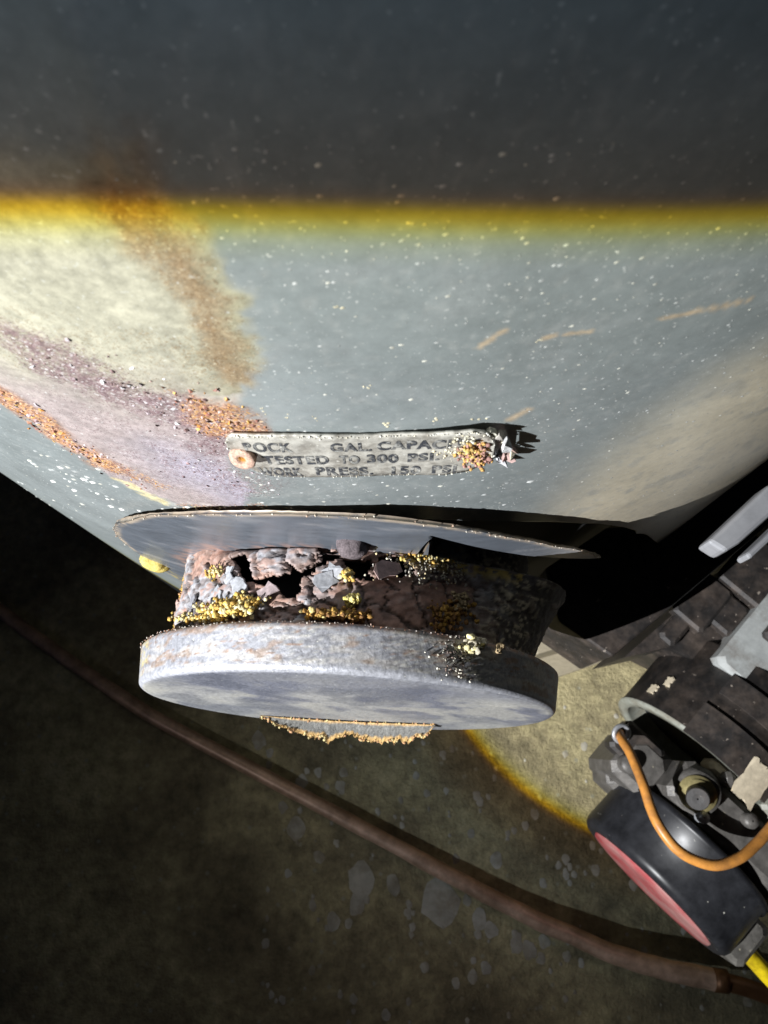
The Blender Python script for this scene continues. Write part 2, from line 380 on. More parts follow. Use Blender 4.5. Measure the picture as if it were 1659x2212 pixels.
def floor_mat():
    m, nt, bs = material('stained_concrete'); L = nt.links.new
    tc = N(nt, 'ShaderNodeTexCoord')
    n1 = N(nt, 'ShaderNodeTexNoise', Scale=9., Detail=9.0, Roughness=.62); L(tc.outputs['Object'], n1.inputs['Vector'])
    n2 = N(nt, 'ShaderNodeTexNoise', Scale=85., Detail=6.0, Roughness=.7); L(tc.outputs['Object'], n2.inputs['Vector'])
    n3 = N(nt, 'ShaderNodeTexVoronoi', Scale=75., Randomness=1.0); L(tc.outputs['Object'], n3.inputs['Vector'])
    r1 = N(nt, 'ShaderNodeValToRGB'); ramp(r1, [(.30, (.14, .115, .066)), (.46, (.30, .25, .140)), (.60, (.48, .41, .225)), (.8, (.58, .515, .32))])
    L(n1.outputs['Fac'], r1.inputs[0])
    r2 = N(nt, 'ShaderNodeMapRange'); r2.inputs['From Min'].default_value = .3; r2.inputs['From Max'].default_value = .7; r2.inputs['To Min'].default_value = .5; r2.inputs['To Max'].default_value = 1.4
    L(n2.outputs['Fac'], r2.inputs['Value'])
    mul = N(nt, 'ShaderNodeVectorMath', operation='SCALE'); L(r1.outputs[0], mul.inputs[0]); L(r2.outputs[0], mul.inputs['Scale'])
    r3 = N(nt, 'ShaderNodeMapRange'); r3.inputs['From Min'].default_value = .16; r3.inputs['From Max'].default_value = .08; r3.inputs['To Max'].default_value = .6
    L(n3.outputs['Distance'], r3.inputs['Value'])
    mx = N(nt, 'ShaderNodeMix', data_type='RGBA'); L(r3.outputs[0], mx.inputs['Factor']); L(mul.outputs[0], mx.inputs[6]); mx.inputs[7].default_value = (.40, .385, .30, 1)
    L(mx.outputs[2], bs.inputs['Base Color']); bs.inputs['Roughness'].default_value = .72
    n4 = N(nt, 'ShaderNodeTexNoise', Scale=330., Detail=4.0, Roughness=.7); L(tc.outputs['Object'], n4.inputs['Vector'])
    hs = N(nt, 'ShaderNodeMath', operation='ADD'); L(n2.outputs['Fac'], hs.inputs[0]); L(n4.outputs['Fac'], hs.inputs[1])
    bp = N(nt, 'ShaderNodeBump', Strength=.8, Distance=.003); L(hs.outputs[0], bp.inputs['Height']); L(bp.outputs[0], bs.inputs['Normal'])
    return m
MAT['concrete'] = floor_mat()
MAT['spot'] = worn('paint_spot', (.46, .43, .36), var=.3, scale=60., rough=.8, bump=.2, dirt=(.26, .22, .15), dirt_amt=.35, dirt_scale=35.)

# ------------------------------------------------------------------ floor
fl = obj('floor', [(-2.5, -2.5, 0), (2.5, -2.5, 0), (2.5, 2.5, 0), (-2.5, 2.5, 0)], [[0, 1, 2, 3]], MAT['concrete'], smooth=False, kind='structure')
fl['label'] = 'dark stained concrete floor with pale spots'

# ------------------------------------------------------------------ water heater
heater = thing('water_heater', 'big grey cylindrical heater jacket with rust stains, name plate and capped rusty flue stub', 'water heater')

KK_ = np.array([0, 0, 1.0])
def J(pts): return np.array([on_jacket(*p) for p in pts])
# --- the jacket: stain map over its front, with a painted sheen at the right
s_lines = np.concatenate([np.linspace(-.88, -.30, 40, endpoint=False), np.linspace(-.30, -.15, 75, endpoint=False), np.linspace(-.15, .10, 300, endpoint=False),
                          np.linspace(.10, .30, 80, endpoint=False), np.linspace(.30, .879, 40, endpoint=False)])
z_lines = np.concatenate([np.linspace(.015, .20, 20, endpoint=False), np.linspace(.20, .44, 70, endpoint=False), np.linspace(.44, .70, 290, endpoint=False), np.linspace(.70, 1.3, 30)])
CUT = np.vstack([J([(430, 1107), (520, 1108.5), (650, 1111), (800, 1115), (900, 1121), (1000, 1124), (1100, 1126), (1200, 1127), (1300, 1131), (1350, 1139), (1395, 1152)]), [(.145, H - .365), (.20, H - .48), (.285, H - .60)]])
S_A, S_B = CUT[0, 0], CUT[-1, 0]                                  # guessed opening below this edge, added to turn the flue surround black
s_lines[np.abs(s_lines - S_A).argmin()] = S_A; s_lines[np.abs(s_lines - S_B).argmin()] = S_B
zt = np.interp(s_lines, CUT[:, 0], CUT[:, 1]); kz = np.ones(9)/9
zt = np.where((s_lines > -.15) & (s_lines < .27), np.convolve(np.pad(zt, 4, 'edge'), kz, 'valid'), zt)
rows = np.concatenate([np.linspace(0, .13, 150, endpoint=False), np.linspace(.13, .24, 60, endpoint=False), np.linspace(.24, 1, 40)])
S, Zr = np.meshgrid(s_lines, rows, indexing='ij')
Z = zt[:, None] + Zr*(1.3 - zt[:, None])
wS = S + .004*(noise(S*90+50, Z*90, 3) - .5)*2 + .0016*(noise(S*500+50, Z*500, 5) - .5)*2
wZ = Z + .006*(noise(S*90+150, Z*90, 4) - .5)*2 + .0022*(noise(S*500+80, Z*500, 6) - .5)*2
n_f = noise(S*700+300, Z*450+10, 11); n_m = noise(S*160+300, Z*110+10, 12); n_l = noise(S*40+300, Z*30+10, 13)
colr = np.zeros(S.shape + (3,)); colr[:] = (.20, .222, .222)
colr *= (.92 + .16*n_l)[..., None]
rust = np.zeros(S.shape)
def lay(mask, c, rr=None):
    global colr, rust
    mask = np.clip(mask, 0, 1)
    colr = colr*(1 - mask[..., None]) + np.asarray(c, float)*mask[..., None]
    if rr is not None: rust = rust*(1 - mask) + rr*mask
film_edge = J([(120, 20), (200, 160), (270, 290), (345, 390), (450, 470), (508, 570), (545, 650), (560, 720), (572, 800), (535, 850), (505, 890), (540, 935), (510, 960), (500, 1010), (540, 1050),
               (520, 1100), (400, 1100), (330, 1070), (250, 1040), (170, 985), (60, 910), (0, 860)])
film_poly = np.vstack([film_edge, [(-.40, film_edge[-1, 1]), (-.40, 1.0), (film_edge[0, 0], 1.0)]])
fd = sdist(film_poly, wS, wZ)
film = sstep(-.0008, .0022, fd)*(.10 + .90*sstep(J([(200, 250)])[0, 1], J([(200, 425)])[0, 1], wZ))
lower = sstep(J([(300, 740)])[0, 1], J([(300, 930)])[0, 1], wZ + .010*(n_m - .5))     # cream turns violet-pink lower down
cream = np.array([.375, .355, .275]); pinkish = np.array([.345, .285, .275]); violet = np.array([.32, .30, .37])
vio = sstep(.022, .0, line_dist(J([(420, 1010), (500, 1050), (530, 1070)]), wS, wZ))
fc = cream*(1 - lower[..., None]) + pinkish*lower[..., None]
fc = fc*(1 - vio[..., None]*.8) + violet*vio[..., None]*.8
fc = fc*(.80 + .28*n_m + .16*(n_f - .5)*2)[..., None]
colr = colr*(1 - film[..., None]*.93) + fc*film[..., None]*.93; rust = film*.45
# olive margin and brown streak
om = sstep(.016, .001, fd)*film*(wZ > J([(500, 850)])[0, 1])
lay(om*.60, (.215, .20, .115))
bl = J([(150, 40), (215, 170), (250, 330), (320, 470), (395, 560), (445, 660), (490, 750), (510, 800)])
bd_ = line_dist(bl, wS, wZ)
lay(sstep(J([(200, 180)])[0, 1], J([(200, 430)])[0, 1], wZ)*sstep(.0062, .0005, bd_ + .005*(n_m - .5) + .004*(n_f - .5))*.85*(.35 + .9*n_f), (.20, .115, .05), .8)
# dark purple flakes band and orange patch
fb = line_dist(J([(110, 765), (200, 810), (300, 860), (400, 905), (470, 950)]), wS, wZ)
lay(sstep(.011, .001, fb + .012*(n_m - .5))*sstep(.34, .58, n_f)*.85, (.165, .10, .11), .95)
op = J([(395, 850), (440, 865), (490, 880), (515, 905), (550, 938), (500, 945), (450, 945), (420, 910)])
od = sdist(op, wS, wZ)
lay(sstep(-.003, .002, od + .004*(n_m - .5))*.9, (.30, .145, .085), 1)
lay(sstep(-.001, .003, od)*sstep(.50, .62, n_f), (.55, .27, .045), 1)
rl = J([(0, 852), (60, 895), (110, 930), (165, 965), (215, 1000)])
rd = line_dist(rl, wS, wZ)
lay(sstep(.0075, .0015, rd + .006*(n_m - .5))*.9, (.24, .125, .075), 1)
lay(sstep(.004, .001, rd)*sstep(.45, .6, n_f), (.52, .27, .07), 1)
yl = line_dist(J([(270, 1045), (310, 1065), (350, 1085)]), wS, wZ)
lay(sstep(.0035, .0008, yl)*.8, (.50, .43, .22), .9)
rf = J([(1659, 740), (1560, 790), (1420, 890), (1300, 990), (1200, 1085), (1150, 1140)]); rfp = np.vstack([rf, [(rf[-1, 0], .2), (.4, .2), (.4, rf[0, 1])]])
lay(sstep(-.012, .022, sdist(rfp, S, Z))*.85, (.62, .55, .41), .0)  # tan sheen of the lit floor painted into the jacket colour
# pale dust near the flange top and grime mottling on the clean paint
fe = line_dist(J([(390, 1095), (520, 1100), (700, 1100), (900, 1108), (1050, 1112)]), wS, wZ)
lay(sstep(.007, .001, fe)*sstep(.45, .7, n_f)*.5, (.42, .41, .38), .5)
lay((1 - film)*sstep(.60, .78, n_m)*.35, (.25, .265, .265), .2)
lay((1 - film)*sstep(.62, .80, n_f)*.35, (.30, .31, .30), .2)
# tan scratches at the right
for a, b, w in (((1430, 688), (1620, 648), .0007), ((1035, 750), (1090, 712), .0006), ((1180, 730), (1195, 725), .0008), ((1222, 722), (1278, 716), .0006), ((1105, 905), (1140, 885), .0011)):
    lay(.75*sstep(w*1.4, w*.3, line_dist(J([a, b]), S, Z) + .0008*(n_f - .5))*.8, (.50, .36, .21), .6)
rmask = np.zeros(S.shape + (3,))
rmask[..., 0] = np.maximum(sstep(.016, .002, fb + .010*(n_m - .5))*.78, np.maximum(.55*sstep(.020, .004, line_dist(J([(400, 1000), (480, 1020), (510, 1040)]), wS, wZ)), (.20 + .35*n_m)*film*lower))
rmask[..., 1] = np.maximum(sstep(-.004, .003, od + .004*(n_m - .5)), sstep(.0075, .001, rd + .005*(n_m - .5)))
rmask[..., 1] = np.maximum(rmask[..., 1], .55*sstep(.008, .002, line_dist(J([(180, 975), (260, 1015), (330, 1040)]), wS, wZ)))
rmask[..., 1] = np.maximum(rmask[..., 1], .55*sstep(.0045, .0008, line_dist(J([(400, 1098), (520, 1097), (560, 1098)]), wS, wZ)))
rmask[..., 2] = np.maximum(sstep(.010, .001, bd_)*.54*(wZ < J([(200, 440)])[0, 1]), np.maximum(.40*film*(1 - lower)*sstep(J([(0, 560)])[0, 1], J([(0, 700)])[0, 1], wZ), .34*om))
relief = .0006*np.clip(rust - .5, 0, 1)*(n_f - .4)
P = jp(S, Z, relief)
jc = np.concatenate([colr.reshape(-1, 3), np.clip(rust, 0, 1).reshape(-1, 1)], 1)
NR = len(rows)
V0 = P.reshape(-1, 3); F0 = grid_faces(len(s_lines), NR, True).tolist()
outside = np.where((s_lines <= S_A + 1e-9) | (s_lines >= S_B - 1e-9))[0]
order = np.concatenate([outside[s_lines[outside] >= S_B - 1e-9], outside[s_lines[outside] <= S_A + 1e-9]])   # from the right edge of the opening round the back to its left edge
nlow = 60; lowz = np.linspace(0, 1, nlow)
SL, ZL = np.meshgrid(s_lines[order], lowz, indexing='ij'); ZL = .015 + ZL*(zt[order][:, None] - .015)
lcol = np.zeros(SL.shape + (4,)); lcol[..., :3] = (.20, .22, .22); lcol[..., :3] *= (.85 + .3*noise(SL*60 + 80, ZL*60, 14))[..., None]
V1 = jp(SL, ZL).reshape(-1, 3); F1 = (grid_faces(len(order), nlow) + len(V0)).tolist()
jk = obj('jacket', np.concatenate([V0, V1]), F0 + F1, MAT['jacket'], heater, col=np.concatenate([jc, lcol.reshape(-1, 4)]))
ra = jk.data.color_attributes.new('Rust', 'FLOAT_COLOR', 'POINT')
ra.data.foreach_set('color', np.concatenate([np.concatenate([rmask.reshape(-1, 3), np.ones((rmask.size//3, 1))], 1), np.tile([0, 0, 0, 1.0], (len(V1), 1))]).ravel())
jk.data.color_attributes.active_color = jk.data.color_attributes['Col']
weld(jk)
jk['label'] = 'grey painted jacket with yellowed and rusted left side'
md = jk.modifiers.new('thickness', 'SOLIDIFY'); md.thickness = .0012; md.offset = -1
lv, lf = lathe([(R - .030, .03), (R - .030, H - .05)], np.zeros(3), KK_, 72, cap=True)
obj('black_backing', lv, lf, MAT['black_in'], heater)  # black cylinder added behind the guessed opening

# --- flakes of rust standing on the jacket
g = np.random.default_rng(21)
def scatter(line, width, n, size, cols, h=.5, tilt=.7, spread=None):
    line = np.asarray(line); out = []
    seg = np.linalg.norm(np.diff(line, axis=0), axis=1); cum = np.concatenate([[0], np.cumsum(seg)])
    for _ in range(n):
        t = g.random()*cum[-1]; k = min(np.searchsorted(cum, t, 'right') - 1, len(seg) - 1); f = (t - cum[k])/seg[k]
        c = line[k]*(1 - f) + line[k+1]*f + g.normal(0, width/2, 2)
        r = size*(.5 + g.random()**2*1.6)
        p = jp(c[0], c[1], .0001); nn = np.array([math.sin(c[0]/R), -math.cos(c[0]/R), 0])
        col = np.array(cols[g.integers(len(cols))])*(.7 + .6*g.random())
        v, f_ = dome(p, nn, r, r*(.5 + .4*g.random()), r*h*(.3 + .9*g.random()), g.random()*6.28, g, tilt)
        out.append((v, f_, col))
    return out
PURP = [(.17, .10, .11), (.24, .15, .15), (.40, .33, .35), (.60, .57, .58), (.14, .085, .08)]
ORNG = [(.50, .22, .045), (.34, .15, .08), (.24, .10, .07), (.55, .32, .08), (.45, .30, .27)]
parts = []
parts += scatter(J([(110, 765), (200, 810), (300, 860), (400, 905), (470, 950)]), .011, 110, .00042, PURP)
parts += scatter(J([(410, 865), (460, 895), (500, 925), (530, 938)]), .0075, 130, .0004, ORNG, .7)
parts += scatter(J([(0, 852), (60, 895), (110, 930), (165, 965), (215, 1000)]), .006, 110, .0005, ORNG + PURP[:3], .6)
parts += scatter(J([(400, 1000), (480, 1020), (510, 1040)]), .014, 60, .0003, PURP)
parts += scatter(J([(160, 950), (250, 1010), (330, 1050)]), .008, 50, .00035, PURP + ORNG)
parts += scatter(J([(400, 1098), (520, 1096), (640, 1100)]), .003, 80, .0004, [(.5, .44, .26), (.40, .28, .20), (.6, .55, .45)], .7)
v, f, c = join(parts)
obj('rust_flakes', v, f, MAT['flake'], heater, smooth=False, col=c, kind='stuff')

# --- pale dust specks over the clean paint
parts = []
PALE = [(.42, .43, .42), (.33, .345, .34), (.46, .455, .40), (.29, .305, .30)]
def specks(n, x0, x1, y0, y1, size, cols=PALE, el=1.4, h=.35):
    out = []
    for _ in range(n):
        px = x0 + (x1 - x0)*g.random(); py = y0 + (y1 - y0)*g.random()
        s_, z_ = on_jacket(px, py)
        if inside(film_poly, np.array([s_]), np.array([z_]))[0] and g.random() > .25: continue
        p = jp(s_, z_, .00005); nn = np.array([math.sin(s_/R), -math.cos(s_/R), 0])
        r = size*(.35 + g.random()**3*1.9)
        v, f_ = dome(p, nn, r*el, r, r*h, g.random()*.6 + (.0), g, 0)
        out.append((v, f_, np.array(cols[g.integers(len(cols))])*(.7 + .5*g.random())))
    return out
parts += specks(240, 450, 1659, 470, 900, .00013)
parts += specks(110, 450, 1000, 480, 700, .00016)
parts += specks(300, 1100, 1659, 500, 900, .00015)
parts += specks(80, 540, 1100, 740, 940, .00022)
parts += specks(120, 520, 1150, 1030, 1105, .00028)
parts += specks(26, 520, 1150, 1030, 1105, .0005)
parts += specks(300, 1050, 1500, 880, 1120, .00014)
parts += specks(120, 40, 260, 960, 1120, .0004, el=1.6)
parts += specks(120, 0, 1659, 300, 440, .00016)
for px, py, r in ((835, 913, .0016), (945, 908, .0012), (1028, 905, .0013), (1165, 733, .0008), (730, 660, .001), (795, 838, .001), (680, 905, .0008), (570, 888, .0009), (620, 900, .0008)):
    s_, z_ = on_jacket(px, py); nn = np.array([math.sin(s_/R), -math.cos(s_/R), 0])
    for k in range(4):
        v, f_ = dome(jp(s_ + g.normal(0, r*.45), z_ + g.normal(0, r*.7)), nn, r*.30, r*.26, r*.2, g.random()*6, g, .3); parts.append((v, f_, np.array((.52, .47, .33))*(.7 + .5*g.random())))
for px, py in ((232, 1078), (300, 1103), (327, 1107), (352, 1100), (380, 1098), (405, 1096), (240, 1094), (262, 1100), (180, 1035), (200, 1042), (130, 1010), (150, 1040), (210, 1066), (160, 1060), (115, 1040)):
    s_, z_ = on_jacket(px, py); nn = np.array([math.sin(s_/R), -math.cos(s_/R), 0]); r = .0011*(.6 + .6*g.random())
    v, f_ = dome(jp(s_, z_), nn, r*1.3, r, r*.35, .3, g, 0); parts.append((v, f_, np.array((.72, .71, .66))))
v, f, c = join(parts)
obj('dust_specks', v, f, MAT['dust'], heater, smooth=True, col=c, kind='stuff')

# --- name plate
plate_px = [(487, 953), (492, 944), (500, 940), (560, 941), (650, 942), (800, 943), (950, 938), (1020, 933), (1045, 935), (1060, 942), (1072, 960), (1066, 985), (1045, 1006), (1010, 1019), (960, 1026), (780, 1029), (620, 1030), (580, 1027), (553, 1018), (530, 1004), (505, 986), (491, 968)]
def lift(s):                                                      # sprung off the jacket a little at the right
    return .0011 + .0016*sstep(-.002, .024, s) + .0012*sstep(.018, .026, s)
def on_lift(px, py):
    s_ = 0.0
    for _ in range(12): s_, z_ = on_jacket(px, py, R + float(lift(s_)))
    return s_, z_
pp = np.array([on_lift(*p) for p in plate_px])
ns = 110; nz = 12; ss = np.linspace(pp[:, 0].min()+1e-5, pp[:, 0].max()-1e-5, ns); V = []; n0 = 0
zs_lo = []; zs_hi = []
for s_ in ss:
    zz = []
    for i in range(len(pp)):
        a, b = pp[i], pp[(i+1) % len(pp)]
        if (a[0] - s_)*(b[0] - s_) <= 0 and a[0] != b[0]: zz.append(a[1] + (b[1]-a[1])*(s_-a[0])/(b[0]-a[0]))
    jag = (noise(s_*900, 3.3, 8) - .5)*.0006
    zs_lo.append(min(zz) - jag); zs_hi.append(max(zz) + jag*.7)
for layer in (1, 0):
    for i, s_ in enumerate(ss):
        for j in range(nz):
            z_ = zs_lo[i] + (zs_hi[i] - zs_lo[i])*j/(nz-1)
            wv = .00018*(noise(s_*250 + 40, z_*250, 19) - .5)
            V.append(jp(s_, z_, (lift(s_) + wv) if layer else lift(s_) - .0007))
V = np.array(V); F = grid_faces(ns, nz).tolist(); n1 = ns*nz
F += [[q + n1 for q in f_[::-1]] for f_ in F]
ring = [i*nz for i in range(ns)] + [(ns-1)*nz + j for j in range(1, nz)] + [i*nz + nz-1 for i in range(ns-2, -1, -1)] + [j for j in range(nz-2, 0, -1)]
F += [[ring[(i+1) % len(ring)], ring[i], ring[i] + n1, ring[(i+1) % len(ring)] + n1] for i in range(len(ring))]
plate = obj('name_plate', V, F, MAT['plate'], heater, smooth=True)
plate['label'] = 'worn tin name plate with capacity and pressure lettering'
def word(txt, x0, x1, ybase, ytop, slope=0.0):
    cu = bpy.data.curves.new('word', 'FONT'); cu.body = txt; cu.size = 1.0; cu.offset = .04; cu.space_character = 1.12
    to = bpy.data.objects.new('word', cu); COL.objects.link(to)
    dg = bpy.context.evaluated_depsgraph_get(); me = to.evaluated_get(dg).to_mesh()
    vv = np.array([v_.co[:] for v_ in me.vertices]); ff = [list(p.vertices) for p in me.polygons]
    to.to_mesh_clear(); bpy.data.objects.remove(to); bpy.data.curves.remove(cu)
    x = (vv[:, 0] - vv[:, 0].min())/(np.ptp(vv[:, 0]) + 1e-9); y = vv[:, 1]/.70
    a = np.array(on_lift(x0, ybase)); b = np.array(on_lift(x1, ybase + slope)); c_ = np.array(on_lift(x0, ytop))
    s_ = a[0] + x*(b[0] - a[0]); z_ = a[1] + x*(b[1] - a[1]) + y*(c_[1] - a[1])
    wv = .00018*(noise(s_*250 + 40, z_*250, 19) - .5)
    Vt = jp(s_, z_, lift(s_) + wv + .00010)
    obj('lettering', Vt, ff, MAT['ink'], plate, smooth=False)
word('BOCK', 531, 634, 974, 957, 1)
word('GAL.', 715, 803, 975, 958, -2)
word('CAPACITY', 815, 1036, 972, 955, -8)
word('TESTED', 572, 712, 1001, 985, 0)
word('TO', 735, 778, 1000, 984, 0)
word('300', 793, 860, 999, 982, -1)
word('PSI.', 880, 948, 996, 980, -3)
word('WORK', 564, 656, 1026, 1010, 1)
word('PRESS.', 684, 806, 1025, 1009, -1)
word('150', 846, 908, 1023, 1008, -1)
word('PSI', 932, 984, 1021, 1006, -2)

def screw(px, py, r, h, parent, cols, name='screw', base=.0014):
    s_, z_ = on_jacket(px, py, R + base); c_ = jp(s_, z_, base); nn = np.array([math.sin(s_/R), -math.cos(s_/R), 0])
    nn = nn + np.array([-.12, 0, .42]); nn /= np.linalg.norm(nn)
    prof = [(r*.9, -.0016), (r*1.0, h*.3), (r*.93, h*.62), (r*.74, h*.80), (r*.46, h*.74), (r*.33, h*.62), (r*.24, h*.1), (r*.02, h*.05)]
    v, f_ = lathe(prof, c_ + nn*.0006, nn, 26, cap=False, wob=.14, seed=4)
    k = np.tile(np.arange(len(prof)), 26); cc = np.where((k >= 6)[:, None], np.array(cols[1]), np.array(cols[0]))*(.8 + .4*g.random((len(v), 1)))
    return obj(name, v, f_, MAT['crust'], parent, col=cc)
parts = []; gp = np.random.default_rng(45)
for _ in range(200):
    i_ = gp.integers(0, ns); hi_ = gp.random() > .18
    p = jp(ss[i_] + gp.normal(0, .0003), (zs_hi[i_] - .0004*abs(gp.normal())) if hi_ else (zs_lo[i_] + .0004*abs(gp.normal())), lift(ss[i_]) + .0001)
    v, f_ = crumb(p, .00011*(.5 + gp.random()*1.4), gp); parts.append((v, f_, np.array([(.62, .60, .52), (.56, .52, .42), (.66, .65, .60)][gp.integers(3)])*(.75 + .4*gp.random())))
v, f, c = join(parts); obj('white_grains', v, f, MAT['crust'], plate, col=c, kind='stuff')
sc1 = screw(526, 985, .0030, .0011, plate, ((.46, .31, .24), (.40, .19, .04)))
sc1['label'] = 'rusty round screw with hollow centre at the left end'
# right screw: a heap of crust with torn scale beside it
def crumbs(n, centre_fn, r, cols, seed=1, bright=.5):
    gg = np.random.default_rng(seed); out = []
    for _ in range(n):
        p = centre_fn(gg); rr = r*(.45 + 1.0*gg.random())
        v, f_ = crumb(p, rr*.72, gg); out.append((v, f_, np.array(cols[gg.integers(len(cols))])*(.7 + .6*gg.random())))
    return out
YEL = [(.56, .40, .11), (.60, .49, .21), (.48, .30, .08), (.60, .54, .32)]
def heap(px, py, dx, dy, hh):
    def fn(gg):
        s_, z_ = on_jacket(px + gg.normal(0, dx), py + gg.normal(0, dy), R + .003)
        return jp(s_, z_, .0018 + hh*gg.random())
    return fn
parts = crumbs(300, heap(1026, 982, 15, 10, .0020), .00050, [(.50, .30, .10), (.42, .24, .18), (.55, .40, .14), (.36, .20, .17)], 5)
parts += crumbs(150, heap(1028, 958, 22, 5, .0006), .00038, [(.6, .57, .45), (.55, .5, .36), (.62, .6, .52)], 6)
parts += crumbs(120, heap(990, 990, 16, 7, .0003), .00032, [(.6, .57, .45), (.58, .52, .36)], 7)
v, f, c = join(parts)
crust = obj('screw', v, f, MAT['crust'], plate, smooth=True, col=c); crust['label'] = 'screw lost under a heap of orange and yellow crust'
def chip(cpx, cpy, pts_px, h0, h1, cols, seed):
    gg = np.random.default_rng(seed); V = []; n = len(pts_px)
    for k, (dx, dy) in enumerate(pts_px):
        s_, z_ = on_jacket(cpx + dx, cpy + dy, R + .002); V.append(jp(s_, z_, (h0 + (h1 - h0)*gg.random())*.75))
    V = np.array(V); s_, z_ = on_jacket(cpx, cpy, R + .002); nn = np.array([math.sin(s_/R), -math.cos(s_/R), 0])
    V2 = V - nn*.0012; F = [list(range(n)), [n + i for i in range(n)][::-1]] + [[i, n+i, n+(i+1) % n, (i+1) % n] for i in range(n)]
    return np.concatenate([V, V2]), F, np.array(cols)*(.8 + .4*gg.random((2*n, 1)))
for k, (cx_, cy_, pts_, h0, h1, cc) in enumerate([
        (1082, 940, [(-14, 2), (-4, -6), (6, -3), (14, 4), (4, 6)], .002, .0042, (.45, .42, .38)),
        (1094, 958, [(-12, 4), (-6, -8), (2, -10), (10, -2), (6, 6)], .0025, .005, (.50, .50, .50)),
        (1100, 966, [(-10, 2), (0, -5), (12, -1), (17, 5), (4, 7)], .0025, .0048, (.40, .27, .23)),
        (1098, 990, [(-14, 2), (-4, -7), (8, -8), (15, -3), (6, 5), (-4, 6)], .002, .0045, (.36, .25, .23)),
        (1084, 1003, [(-10, 2), (-4, -6), (6, -5), (12, 3), (2, 6)], .0015, .0035, (.52, .52, .54)),
        (1062, 936, [(-10, 2), (-2, -4), (9, -3), (12, 2), (0, 4)], .002, .0036, (.50, .48, .40)),
        (1106, 978, [(-6, 3), (0, -5), (8, -1), (4, 5)], .002, .0050, (.50, .46, .36))]):
    v, f, c = chip(cx_, cy_, pts_, h0, h1, cc, 40+k); obj('torn_scale', v, f, MAT['crust'], heater, smooth=False, col=c)

# --- flange: a thin disc that hugs the jacket at the left and stands off it at the right
S0, OFF = -.03518, .003
A0 = S0/R
TT = np.array([math.cos(A0), math.sin(A0), 0]); NN = np.array([math.sin(A0), -math.cos(A0), 0]); KK = np.array([0, 0, 1.0])
FCS, FCZ, FR = -.0036, H - .27648, .10345
def stand(s_):                                                    # how far the flange stands off the jacket
    x = np.maximum(np.asarray(s_, float) - S0, 0)**2/(2*R); return .0045*(1 - np.exp(-x/.0045))
def hinge(s, z, off_): return jp(s, z, off_ + stand(s))
def on_surf(px, py):
    s_ = 0.0
    for _ in range(12): s_, z_ = on_jacket(px, py, R + OFF + float(stand(s_)))
    return s_, z_
na = 300; rad = np.concatenate([np.linspace(.36, .93, 34), np.linspace(.942, 1.0, 12)])
th = np.linspace(0, 2*np.pi, na, endpoint=False)
T_, R_ = np.meshgrid(th, rad, indexing='ij'); R_ = R_*FR
# outline: round at the left, and at the right the edge as it runs down to a point
edge_r = np.array([on_surf(*p) for p in ((590, 1110), (700, 1114), (800, 1118), (900, 1129), (1000, 1143), (1100, 1161), (1200, 1181), (1270, 1196), (1297, 1205))])
e_t = np.unwrap(np.arctan2(edge_r[:, 0] - FCS, edge_r[:, 1] - FCZ)); e_r = np.hypot(edge_r[:, 0] - FCS, edge_r[:, 1] - FCZ)
tw = np.where(th > math.pi, th - 2*math.pi, th)
rmax = np.interp(tw, e_t, e_r, left=FR, right=e_r[-1])
rmax = np.where(tw < e_t[0], FR + (e_r[0] - FR)*np.exp(-(e_t[0] - tw)/.15), rmax)
rr_ = R_/FR*rmax[:, None] + np.where(R_ >= FR - 1e-6, (noise(T_*40, R_*0, 77) - .5)*.0012, 0)
rr_ = rr_ + .013*sstep(.06, FR, R_)*np.exp(-((T_ - 3.98)/.34)**2)
fs = FCS + rr_*np.sin(T_); fz = FCZ + rr_*np.cos(T_)
dent = .0007*np.exp(-((fs + .078 + (fz - FCZ)*.1)/.006)**2)*sstep(-.02, .05, fz - FCZ) - .0006*np.exp(-((fs + .062 + (fz-FCZ)*.1)/.008)**2)*sstep(-.02, .04, fz-FCZ)
ca, cb = on_surf(1050, 1186), on_surf(1297, 1205.5)
def cutz(s_): return ca[1] + (cb[1] - ca[1])*(s_ - ca[0])/(cb[0] - ca[0])  # flange trimmed along the neck's shadow line, shade put into its shape
cut_w = sstep(.0, .012, fs)
fz = np.where((fs > .004) & (fz < cutz(fs)) & (fz > FCZ - .03), fz*(1 - cut_w) + cutz(fs)*cut_w, fz)
front = hinge(fs, fz, OFF + dent + .0005*(noise(fs*60+20, fz*25, 91) - .5))
backf = hinge(fs, fz, OFF - .0010)
nb = len(rad)
V = np.concatenate([front.reshape(-1, 3), backf.reshape(-1, 3)])
F = grid_faces(na, nb, True).tolist(); nn1 = na*nb
_ti = np.arange(len(F))//(nb - 1); _mid = th[_ti] + .5*(th[1] - th[0])
_zc = fz.reshape(-1)[np.array(F)].mean(1); _sc = fs.reshape(-1)[np.array(F)].mean(1); _zr = np.ptp(fz.reshape(-1)[np.array(F)], axis=1)
_keep = ~((_sc > .010) & (_zc < cutz(_sc) + 1e-5) & (np.cos(_mid) > -2))
rim_keep = [bool(k) for k in _keep.reshape(na, nb - 1)[:, -1]]
F = [q for q, k in zip(F, _keep) if k]
F = [q[::-1] for q in F] + [[x + nn1 for x in q] for q in F]
F += [[i*nb + nb-1, ((i+1) % na)*nb + nb-1, nn1 + ((i+1) % na)*nb + nb-1, nn1 + i*nb + nb-1] for i in range(na) if rim_keep[i]]
fn = noise(fs*50+60, fz*160+10, 92); fn2 = noise(fs*400+60, fz*400+10, 93)
fcol = np.zeros(fs.shape + (3,)); fcol[:] = (.120, .135, .158); fcol *= (.8 + .45*fn)[..., None]
def flay(m_, c_):
    global fcol
    m_ = np.clip(m_, 0, 1)[..., None]; fcol = fcol*(1-m_) + np.array(c_)*m_
flay(sstep(.60, .75, fn)*.5, (.30, .30, .31))
